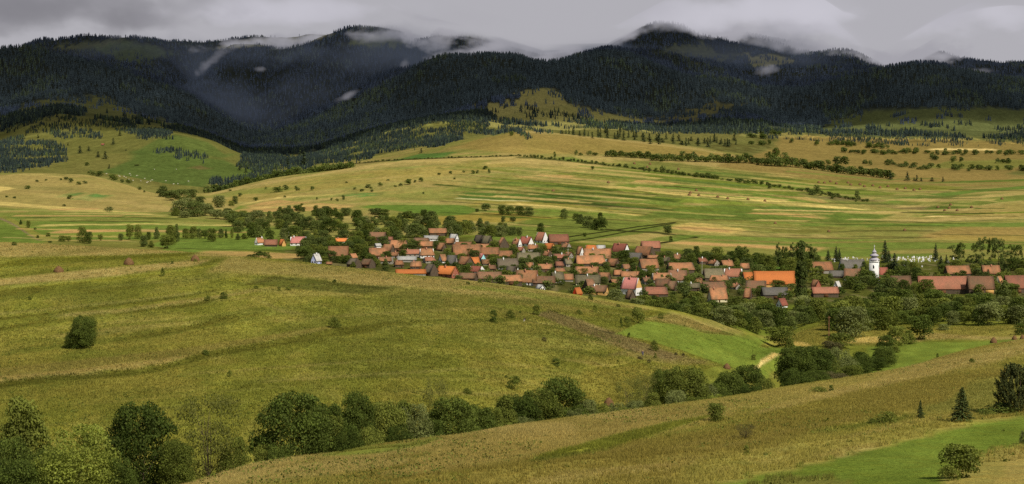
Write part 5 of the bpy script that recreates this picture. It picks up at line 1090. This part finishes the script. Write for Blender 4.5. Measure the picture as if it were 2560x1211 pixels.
cluster([(283,362,18,12),(273,422,12,10),(95,345,10,8),(115,330,9,8),(170,364,8,8),(150,376,8,10),(222,378,12,14),(200,384,20,18),(245,394,16,16),(263,398,20,20),(315,378,6,5),(750,392,24,12),(645,428,16,10),(810,376,20,14),(845,366,10,10),(1053,383,13,12),(720,420,30,16),(760,418,40,26),(690,424,14,12),(870,400,18,14),(930,360,10,10),(65,340,10,8),(300,340,14,12),(140,316,8,6),(600,426,18,14),(615,432,14,12)],
  'pasture_spruce', 'spruce', 'solitary dark conifer', 'on the pastures at the mountain foot', 'spruce_far', ['needle'], None, 'solitary conifers at the mountain foot', tmin=TI['O']+.1, tmax=TI['S'])

g_ = random.Random(14); ln = []
for x in np.arange(520, 885, 7.5):
    cr_row = float(np.interp(x, [520,600,700,850,900], [481,466,443,424,416])); ln.append((x, 3120+g_.uniform(0, 90), cr_row-g_.uniform(8, 20), g_.uniform(18, 32)))
cluster(ln, 'valley_bush', 'bush', 'dark round bush', 'in the valley behind the middle hill flank', 'far', ['far','dark'], None, 'bushes in the valley behind the middle hill', bydist=True)
it = scatter(46, [745,800,900,1000,1060], [600,600,602,612,618], [655,662,668,684,690], (18,32), (.9,1.4), 41, .4, .3, ['dark','far','olive'])
cluster(it, 'orchard_tree', 'tree', 'leafy orchard tree', 'around the leftmost houses of the village', 'mid', W_, None, 'orchard trees at the left end of the village', tmin=VT, tmax=TI['M'])
# ------------------------------------------------------------------ mountain forest (a far-off mass)
def inpoly(px, row, xs, top, bot):
    return (px > xs[0]) & (px < xs[-1]) & (row > np.interp(px, xs, top)) & (row < np.interp(px, xs, bot))
def forest():
    g_ = np.random.default_rng(5); D = np.zeros(GY.shape)
    wn = fbm(GX/130, GY/210, 4, 91); wn2 = fbm(GX/55, GY/80, 3, 92)
    fz = (GT > TI['R']-.1) & (GT < TI['W']+.15)
    D[fz & ~PST] = 1.0
    D[PST & fz & (wn2 > .62)] = .35
    lo = (GT >= TI['P']-.3) & (GT <= TI['R']+.4)
    patches = [([-200,0,80,130,165,172],[345,348,352,360,375,390],[436,434,424,412,400,392]),([135,150,190,255],[310,305,318,330],[345,352,350,344]),([272,300,350,420],[298,300,318,330],[310,325,352,350]),
      ([0,60,130,200],[300,285,268,252],[330,318,300,300]),([358,400,450,520],[378,376,384,396],[386,392,402,410]),([715,760,860,950,1100,1150],[408,396,365,335,306,300],[425,418,402,384,366,350]),
      ([1050,1110,1250,1400],[302,304,306,312],[330,330,322,318]),([1150,1240,1300,1340],[312,318,330,345],[335,338,342,350]),([600,640,700,780],[380,390,400,400],[420,432,436,430]),([520,600,700,760],[455,448,438,430],[470,462,452,440]),
      ([1460,1600,1700,2000,2200],[308,314,316,325,332],[318,326,330,336,342]),([880,960,1050,1150],[350,330,322,318],[384,372,362,350]),([1560,1700,1850],[318,322,324],[332,334,334]),([840,900,950],[395,385,372],[412,405,388])]
    for p in patches: D[inpoly(GPX+(wn-.5)*60, GROW+(wn2-.5)*34, *p) & (GT >= TI['O']) & (GT <= TI['S']) & (wn2 > .40)] = 1.0
    D[lo & (GPX < 1900) & (GROW < 335) & (wn > .56) & (wn2 > .5)] = np.maximum(D[lo & (GPX < 1900) & (GROW < 335) & (wn > .56) & (wn2 > .5)], .5)
    D[(GT > TI['R']-.3) & (GT < TI['R']+.2) & (GPX > 1900) & (wn2 > .45)] = .8
    # thin out what stands on the pastures seen between the woods
    colw = np.gradient(px_c)[None, :]/3.6; D = D*np.minimum(colw, 4)
    D *= np.where(VIS, 1, .12)*np.where((GPX < -60) | (GPX > 2620), .35, 1)
    D[:, 0] = 0; D[:, -1] = 0; D[-1] = 0
    n = 105000; p = (D/D.sum()).ravel(); k = g_.choice(p.size, n, p=p); i, j = np.unravel_index(k, GY.shape)
    i = np.minimum(i, NT-2); j = np.minimum(j, NP_-2); u, v = g_.random(n), g_.random(n)
    def bil(A): return (A[i, j]*(1-u)*(1-v)+A[i+1, j]*u*(1-v)+A[i, j+1]*(1-u)*v+A[i+1, j+1]*u*v)
    X, Y, Z = bil(GX), bil(GY), bil(GZ)
    return X, Y, Z, GT[i, j], wn[i, j]
X, Y, Z, T_, wn_ = forest(); n = len(X); g_ = np.random.default_rng(6)
h = g_.uniform(8, 17, n)*np.where(T_ > TI['R'], 1.0, .62); r_ = h*g_.uniform(.2, .34, n)
lv = [(0.0, 1.0, .50), (.34, .72, .82), (.64, .42, 1.06)]; K = 5
Vs, Fs = [], []; th0 = g_.uniform(0, 6.28, n)
for t, (z0, rr, z1) in enumerate(lv):
    ring = [];
    for q in range(K):
        a = th0+q*2*np.pi/K+t*.6; jr = r_*rr*g_.uniform(.75, 1.2, n); ring.append(np.stack([X+np.cos(a)*jr, Y+np.sin(a)*jr, Z+h*z0+h*.05*g_.random(n)-(1.5 if t == 0 else 0)], 1))
    apex = np.stack([X+g_.normal(0, .25, n), Y, Z+h*z1], 1); A = np.stack(ring+[apex], 1)
    base = t*n*(K+1)+np.arange(n)[:, None]*(K+1)
    Vs.append(A.reshape(-1, 3)); Fs.append(np.stack([np.concatenate([base+q, base+(q+1) % K, base+K], 1) for q in range(K)], 1).reshape(-1, 3))
cf = (np.clip(g_.uniform(.6, 1.4, n), 0, 2)*(.55+.9*fbm(X/330, Y/420, 3, 44)))[:, None]*np.array([.050, .066, .090]); br = (wn_ > .6) & (g_.random(n) < .5); cf[br] = cf[br]*np.array([1.4, 1.35, .75])  # blue in the tree colour stands in for distance haze
lowm = T_ < TI['R']+.5; cf[lowm] = cf[lowm]*np.array([.40, .43, .28]); dec = lowm & (g_.random(n) < .25); cf[dec] *= np.array([2.0, 1.9, 1.2]); md = (T_ > TI['S']-.3) & (T_ < TI['S']+.8); cf[md] *= np.array([1.02, 1.05, .8])
cc = np.repeat(cf, K+1, axis=0); cc = np.concatenate([cc]*3)
fm, nt, b = mat('spruce_forest', 1, 0); at = N(nt, 'ShaderNodeAttribute', attribute_name='cover'); nt.links.new(at.outputs['Color'], b.inputs['Base Color'])
link('spruce_forest', new_mesh('spruce_forest', np.concatenate(Vs), np.concatenate(Fs), 3, False, cc), fm, None, kind='stuff', label='dark spruce forest covering the cloud-topped mountains', category='forest')

# ------------------------------------------------------------------ standing grass on the near slope and the hill
def tufts(name, t0, t1, n, hgt, wid, seed, nb, label):
    g_ = np.random.default_rng(seed); W = ((GT > t0) & (GT < t1) & (GPX > -60) & (GPX < 2620)).astype(float)
    W *= np.where(VIS, 1, .15); mown = (C[..., 1] > C[..., 0]*1.05); W *= np.where(mown & (T < TI['E']), .01, np.where(mown, .12, 1)); W[:, -1] = 0; W[-1] = 0
    p = (W/W.sum()).ravel(); k = g_.choice(p.size, n, p=p); i, j = np.unravel_index(k, GY.shape); u, v = g_.random(n), g_.random(n)
    def bil(A): return (A[i, j]*(1-u)*(1-v)+A[i+1, j]*u*(1-v)+A[i, j+1]*(1-u)*v+A[i+1, j+1]*u*v)
    X, Y, Z = bil(GX), bil(GY), bil(GZ); cc = C[i, j]
    pn = fbm(X/6, Y/9, 3, 55); hh_ = hgt*g_.uniform(.5, 1.25, n)*(.55+.9*pn)*np.where(cc[:, 1] > cc[:, 0]*1.05, .45, 1)
    Vs = []; 
    for b_ in range(nb):
        a = g_.uniform(0, 6.283, n); ox, oy = g_.normal(0, wid*1.3, n), g_.normal(0, wid*1.3, n); bw = wid*g_.uniform(.25, .6, n); le = g_.normal(0, .25, (2, n))*hh_
        P0 = np.stack([X+ox-np.cos(a)*bw, Y+oy-np.sin(a)*bw, Z-.05], 1); P1 = np.stack([X+ox+np.cos(a)*bw, Y+oy+np.sin(a)*bw, Z-.05], 1); P2 = np.stack([X+ox+le[0], Y+oy+le[1], Z+hh_*g_.uniform(.7, 1.2, n)], 1)
        Vs.append(np.stack([P0, P1, P2], 1))
    A = np.stack(Vs, 1).reshape(-1, 3); Fc = np.arange(len(A)).reshape(-1, 3)
    br = g_.uniform(.75, 1.25, (n, nb, 1, 1)); tint = np.where(g_.random((n, 1, 1, 1)) < .25, np.array([1.3, 1.25, 1.2]), 1.0)
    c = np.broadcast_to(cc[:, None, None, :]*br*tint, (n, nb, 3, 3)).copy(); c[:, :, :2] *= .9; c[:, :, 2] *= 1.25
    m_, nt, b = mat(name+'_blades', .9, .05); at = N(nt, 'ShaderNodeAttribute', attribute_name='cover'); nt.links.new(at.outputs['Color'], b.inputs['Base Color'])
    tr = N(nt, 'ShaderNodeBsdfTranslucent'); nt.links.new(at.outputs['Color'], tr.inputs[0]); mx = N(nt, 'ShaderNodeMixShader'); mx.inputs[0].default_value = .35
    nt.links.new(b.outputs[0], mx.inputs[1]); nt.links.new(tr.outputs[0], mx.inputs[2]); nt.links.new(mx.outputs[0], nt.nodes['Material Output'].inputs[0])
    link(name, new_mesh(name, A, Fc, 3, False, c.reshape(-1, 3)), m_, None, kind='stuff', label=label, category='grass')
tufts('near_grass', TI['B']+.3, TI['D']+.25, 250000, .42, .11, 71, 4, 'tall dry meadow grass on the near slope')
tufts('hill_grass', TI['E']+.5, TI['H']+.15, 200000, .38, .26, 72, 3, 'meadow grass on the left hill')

g_ = np.random.default_rng(88)
W = ((GT > TI['B']+.3) & (GT < TI['H']) & (GPX > -40) & (GPX < 2600) & VIS).astype(float)*np.clip((fbm(GX/22, GY/40, 3, 66)-.46)*8, .03, 1); W[C[..., 1] > C[..., 0]*1.02] *= .1; W[:, -1] = 0; W[-1] = 0
k = g_.choice(W.size, 5200, p=(W/W.sum()).ravel()); i, j = np.unravel_index(k, GY.shape); sz = g_.uniform(.25, .8, len(k))**1.2
P = np.stack([GX[i, j], GY[i, j], GZ[i, j]], 1).repeat(14, 0)+g_.normal(0, 1, (len(k)*14, 3))*np.array([.8, .8, .38])*sz.repeat(14)[:, None]+np.array([0, 0, .28])*sz.repeat(14)[:, None]
v_, f_, c_ = leaves(P, np.tile([0, 0, 1.], (len(P), 1)), .28, g_); link('weed_clumps', new_mesh('weed_clumps', v_, f_, 4, False, c_, 'leaf'), LM['olive'], None, kind='stuff', label='dark weeds and herbs growing through the meadow grass', category='weeds')

# ------------------------------------------------------------------ mist drifting off the ridges
SPH = None
def vapour(name, dens, rad, col, nscale, seed):
    m = bpy.data.materials.new(name); m.use_nodes = True; nt = m.node_tree; nt.nodes.remove(nt.nodes['Principled BSDF']); out = nt.nodes['Material Output']
    tc = N(nt, 'ShaderNodeTexCoord'); ln_ = N(nt, 'ShaderNodeVectorMath', operation='LENGTH'); nt.links.new(tc.outputs['Object'], ln_.inputs[0])
    geo = N(nt, 'ShaderNodeNewGeometry'); n1_ = noise(nt, nscale, 4, .6, vmul(nt, geo.outputs['Position'], (1, .5, 1.6)))
    f_ = math_(nt, 'ADD', mrange(nt, ln_.outputs['Value'], 0, 1, .8, -.5), mrange(nt, n1_, .3, .7, -.5, .5))
    d_ = math_(nt, 'MULTIPLY', mrange(nt, f_, 0, .6, 0, 1), dens)
    ab = N(nt, 'ShaderNodeVolumeAbsorption'); ab.inputs[0].default_value = (0, 0, 0, 1); nt.links.new(d_, ab.inputs[1])
    em = N(nt, 'ShaderNodeEmission'); em.inputs[0].default_value = tuple(col)+(1,); nt.links.new(math_(nt, 'MULTIPLY', d_, rad), em.inputs[1])  # vapour emits its own brightness instead of scattering daylight
    ad = N(nt, 'ShaderNodeAddShader'); nt.links.new(ab.outputs[0], ad.inputs[0]); nt.links.new(em.outputs[0], ad.inputs[1]); nt.links.new(ad.outputs[0], out.inputs['Volume']); return m
VAP = {}
def mist(px, row, Y, w_, h_, dens, seed, lean=0.0, label='', thick=160, rad=.40, ns=.009, name='mist'):
    col_ = (.6, .72, 1.0) if name == 'valley_haze' else (.92, .90, 1.0)
    """a puff of uneven vapour, thinning to nothing at its rim"""
    global SPH
    if SPH is None:
        v_, f_ = lathe([(max(math.sin(t_), .004), -math.cos(t_)) for t_ in np.linspace(0, math.pi, 9)], 14); SPH = new_mesh('mist', v_, f_)
    key = (round(dens*3.2, 4), rad, ns)
    if key not in VAP: VAP[key] = vapour('mist_vapour', dens*3.2, rad, col_, ns, 1)
    s_ = F/Y; me_ = SPH.copy(); me_.materials.append(VAP[key])
    o = link(name, me_, None, None, kind='stuff', label=label, category='mist')
    z_ = float(zrow(row, Y)); o.location = (float(xof(px, Y, z_)), Y, z_); o.scale = (w_/s_*1.1, thick*1.4, h_/s_*1.3); o.rotation_euler = (0, -math.atan(lean), 0)
    return o
i_ = 0
for (px, row, Y_, w_, h_, de, le, th_) in (
  (960,88,8300,120,30,.0025,.1,150),(1090,100,8200,110,40,.003,0,150),(1290,125,8000,140,36,.003,-.1,160),(1440,110,8300,180,46,.003,0,180),(1510,80,8500,160,40,.003,.1,160),(1740,78,8500,120,30,.0025,-.1,140),(2000,118,8500,120,34,.0025,-.3,140),(2150,145,8300,140,40,.003,-.2,160),(2290,120,9300,160,60,.003,0,200),(1250,100,8500,120,30,.002,-.3,150),
  (700,100,8800,220,20,.002,.1,150),(620,110,8400,110,14,.0014,.15,120),
  (545,140,7950,62,12,.0007,.85,80),(512,166,7900,34,14,.0008,1.0,60),(600,116,7950,80,12,.0008,.3,100),(650,118,8900,200,26,.0016,.05,200),(735,106,8450,120,16,.003,.2,120),(790,98,9000,80,22,.002,.1,150),
  (490,180,7850,12,16,.001,.4,50),(650,174,7500,26,9,.0015,0,50),(1010,165,7500,22,24,.0015,0,50),(872,238,6900,50,14,.002,.5,60),(1437,180,6900,16,20,.002,-.6,40),
  (1040,92,8900,90,50,.003,-.2,180),(1035,106,8350,60,28,.003,-.3,120),(1130,90,8400,160,36,.0018,-.1,160),(1220,112,8200,150,26,.002,-.25,160),(1180,128,7700,170,18,.002,.2,120),
  (1340,112,9200,220,70,.0035,-.1,300),(1400,118,8300,140,50,.0022,0,200),(1480,92,8900,160,56,.0035,.15,220),(1390,140,7700,110,22,.0025,.3,120),(1545,92,8000,120,24,.003,.3,140),
  (1800,78,8900,170,34,.0028,-.1,200),(1845,88,8850,50,26,.004,.2,120),(1945,98,9500,120,40,.0022,-.3,200),(1905,108,8200,160,16,.0012,-.2,120),(2030,118,9300,90,26,.003,-.3,150),
  (2190,120,9300,200,80,.004,-.15,260),(2235,150,8400,120,50,.0035,.1,200),(2275,140,9300,80,60,.003,.2,160),(2330,134,9500,90,36,.002,-.2,160),(2225,172,7900,60,20,.003,0,100),(2400,180,9000,140,20,.0016,0,160),
  (240,112,8900,140,18,.0016,.2,160),(110,112,8900,120,14,.003,.1,160),(370,100,8800,110,18,.0016,-.3,140),(940,72,8800,180,26,.0026,0,200),(1640,64,8700,140,18,.002,0,150),(1915,180,7000,40,20,.0025,0,60)):
    i_ += 1; mist(px, row, Y_, w_, h_, de, i_, le, 'thin white mist clinging to the dark mountain ridges', th_)

for k, (px, row, Y_, w_, h_) in enumerate(((480,170,8150,760,110),(930,135,8000,620,90),(1350,128,7950,420,80),(1880,150,7900,640,80),(600,270,7200,360,130))):
    mist(px, row, Y_, w_, h_, .00055, k, 0, 'blue haze lying in the forested valleys', 260, .11, .0022, 'valley_haze')
# dim and bright glowing puffs, added to vary the cloud bank's brightness
for k, (px, row, Y_, w_, h_, de, rad_) in enumerate(((60,30,9600,420,90,.0014,.22),(250,10,9600,500,80,.0012,.25),(330,50,9800,260,30,.0006,.26),(30,50,9500,60,26,.0015,.42),(620,30,9700,360,50,.0012,.58),(860,20,9700,420,50,.0013,.6),
   (1150,30,9700,500,60,.001,.38),(1450,25,9700,420,50,.001,.45),(1750,35,9700,420,60,.0013,.6),(1980,20,9700,380,70,.0014,.62),(2150,60,9800,300,60,.0012,.58),(2330,30,9700,200,60,.0012,.5),(2520,50,9700,260,90,.0014,.62),(1960,70,9800,240,40,.001,.45))):
    Y_ = 640*4500/(425-row)
    mist(px, row, Y_, w_, h_*.8, de, k, 0, 'added glowing puffs that darken and lighten the low cloud bank', 400, rad_, .0035, 'cloud_glow_puff')
# ------------------------------------------------------------------ cattle on the far pasture, hut, people
def skin(name, verts, edges, radii, m_, parent=None, root=0, sub=1, **props):
    me = bpy.data.meshes.new(name); me.from_pydata([tuple(v) for v in verts], edges, []); o = link(name, me, None, parent, **props)
    md = o.modifiers.new('skin', 'SKIN')
    for i, r_ in enumerate(radii): me.skin_vertices[0].data[i].radius = (r_, r_) if isinstance(r_, (int, float)) else r_
    me.skin_vertices[0].data[root].use_root = True
    if sub: s_ = o.modifiers.new('sub', 'SUBSURF'); s_.levels = sub; s_.render_levels = sub
    dg = bpy.context.evaluated_depsgraph_get(); dg.update(); m2 = bpy.data.meshes.new_from_object(o.evaluated_get(dg)); o.modifiers.clear(); o.data = m2; m2.name = name
    m2.materials.clear(); m2.materials.append(m_); m2.polygons.foreach_set('use_smooth', np.ones(len(m2.polygons), bool)); return o
HIDE = wall_mat('cattle_hide', R3(214,206,184), .12); DARKC = wall_mat('dark_cloth', R3(40,40,48), .2); WHITEC = wall_mat('pale_cloth', R3(200,196,190), .1); BLUEC = wall_mat('blue_cloth', R3(70,78,116), .15); SKIN = wall_mat('skin_tone', R3(186,136,108), .08); HAIR = wall_mat('dark_hair', R3(46,36,30), .2); STRAWM = wall_mat('straw_hat', R3(180,150,96), .15)
cv = [(0,0,1.15),(.55,0,1.2),(-.6,0,1.18),(-.95,0,1.12),(.9,0,1.25),(1.2,0,1.38),(1.5,0,1.3),(1.72,0,1.12),
      (.6,.22,.85),(.6,.24,.45),(.62,.24,.02),(.6,-.22,.85),(.6,-.24,.45),(.62,-.24,.02),(-.8,.24,.9),(-.9,.25,.5),(-.84,.25,.02),(-.8,-.24,.9),(-.9,-.25,.5),(-.84,-.25,.02),(-1.15,0,1.05),(-1.2,0,.5)]
ce = [(0,1),(0,2),(2,3),(1,4),(4,5),(5,6),(6,7),(1,8),(8,9),(9,10),(1,11),(11,12),(12,13),(2,14),(14,15),(15,16),(2,17),(17,18),(18,19),(3,20),(20,21)]
cr = [.40,.38,.38,.26,.28,.2,.16,.09,.15,.075,.06,.15,.075,.06,.17,.08,.06,.17,.08,.06,.05,.03]
cow = None; cows = sorted([(266,436),(324,436),(327,440),(342,441),(315,446),(322,450),(333,453),(352,454),(370,456),(367,458),(362,448),(380,452),(386,425),(441,425),(415,454),(434,462),(445,461),(471,455),(300,443),(297,441),(310,443),(376,455)])
for i, (x, y_) in enumerate(cows):
    l_ = ground(x, y_, TI['M'], TI['Q'])
    if cow is None: cow = skin('cow', cv, ce, cr, HIDE); o = cow
    else: o = cow.copy(); COL.objects.link(o)
    o['label'] = f'pale cow grazing on the far left pasture, {ordinal(i)} from left'; o['category'] = 'cow'; o['group'] = 'herd on the far left pasture'
    o.location = l_; o.rotation_euler = (0, 0, (i*2.1) % 6.28); q = 1.25; o.scale = (q, q, q)
l_ = ground(257, 364, TI['P']-.5, TI['R']); e = link('hut', None, None, None, label='tiny hut with crimson roof on the pasture at the foot of the mountains', category='hut'); e.location = l_
house_parts(e, 7, 5, 2.2, 2.2, WM['wood'], RM['crim'], False, True, False, random.Random(1))

def person(px, row, face, label, top_m, leg_m, bend, hat=None):
    l_ = ground(px, row, TI['F'], TI['H']); e = link('person', None, None, None, label=label, category='person'); e.location = l_; e.rotation_euler = (0, 0, face)
    hip = np.array([0, 0, .92]); tilt = bend; up = np.array([0, -math.sin(tilt), math.cos(tilt)])
    ch_ = hip+up*.30; sh = hip+up*.50; nk = hip+up*.58; hd = nk+unit(up*.7+np.array([0, -.35*math.sin(tilt), .3]))*.14; hc = hd+np.array([0, -.02, .10])
    ax = np.array([1, 0, 0]); Vv = [hip, ch_, sh, nk, hd, hc]; E = [(0,1),(1,2),(2,3),(3,4),(4,5)]; Rr = [(.16,.12),(.17,.12),(.16,.10),.055,.085,.09]
    legs = []
    for s_ in (-1, 1):
        b = len(Vv); fwd = .14*s_
        Vv += [hip+ax*s_*.10+[0, 0, -.05], np.array([s_*.13, -.06-fwd, .48]), np.array([s_*.14, .03-fwd, .09]), np.array([s_*.15, -.15-fwd, .04])]
        E += [(0, b), (b, b+1), (b+1, b+2), (b+2, b+3)]; Rr += [.095, .065, .045, .04]
        b = len(Vv); S = sh+ax*s_*.19; El = S+np.array([s_*.05, -.10-.1*math.sin(tilt), -.27]); Wr = El+np.array([-s_*.06, -.20, -.13 if tilt < .4 else -.2]); Hn = Wr+np.array([-s_*.01, -.07, -.04])
        Vv += [S, El, Wr, Hn]; E += [(2, b), (b, b+1), (b+1, b+2), (b+2, b+3)]; Rr += [.062, .045, .03, .036]
        for fq in range(5):
            off = np.array([(fq-2)*.018, -.05-.012*(2-abs(fq-2)), -.035]) if fq else np.array([-s_*.05, -.01, .0]); b3 = len(Vv); Vv += [Hn+off*.6, Hn+off*1.3]; E += [(b+3, b3), (b3, b3+1)]; Rr += [.011, .009]
    body = skin('body', Vv, E, Rr, SKIN, e, 0, 1)
    # shirt and trousers follow the same skeleton a little wider
    def sub(ids, name, m_, grow_, root):
        mp = {v: i for i, v in enumerate(ids)}; skin(name, [Vv[i] for i in ids], [(mp[a], mp[b]) for a, b in E if a in mp and b in mp], [(tuple(np.array(Rr[i])+grow_) if isinstance(Rr[i], tuple) else Rr[i]+grow_) for i in ids], m_, e, mp[root], 1)
    per = 8+10; L0 = 6; A0 = 10; L1 = 6+per; A1 = 10+per
    sub([0,1,2,A0,A0+1,A0+2,A1,A1+1,A1+2], 'shirt', top_m, .02, 0); sub([0,L0,L0+1,L0+2,L1,L1+1,L1+2], 'trousers', leg_m, .022, 0)
    hv, hf = lathe([(.01,.12),(.07,.11),(.108,.05),(.115,-.02),(.10,-.06)][::-1], 12); link('hair', new_mesh('hair', hv+hc+[0, .015, .01], hf), HAIR, e)
    if hat is not None:
        hv, hf = lathe([(.22,.03),(.115,.045),(.11,.12),(.06,.15),(.01,.155)], 14); link('hat', new_mesh('hat', hv+hc, hf), hat, e)
    # eyes, nose, mouth
    for s_ in (-1, 1):
        v_, f_ = lathe([(.001,-.01),(.011,-.006),(.011,.006),(.001,.01)], 6); link('eye', new_mesh('eye', v_+hc+[s_*.034, -.088, .01], f_), DARKC, e)
    return e
person(1310, 806, .6, 'bending person in dark top and pale trousers above the ploughed strip', DARKC, WHITEC, .75)
person(1607, 890, -.4, 'person in blue clothing standing at the lower edge of the ploughed strip', BLUEC, BLUEC, .2, STRAWM)

for o in bpy.data.objects:
    if 'label' in o and not (4 <= len(o['label'].split()) <= 16): print('LABEL LENGTH', o.name, len(o['label'].split()), o['label'])
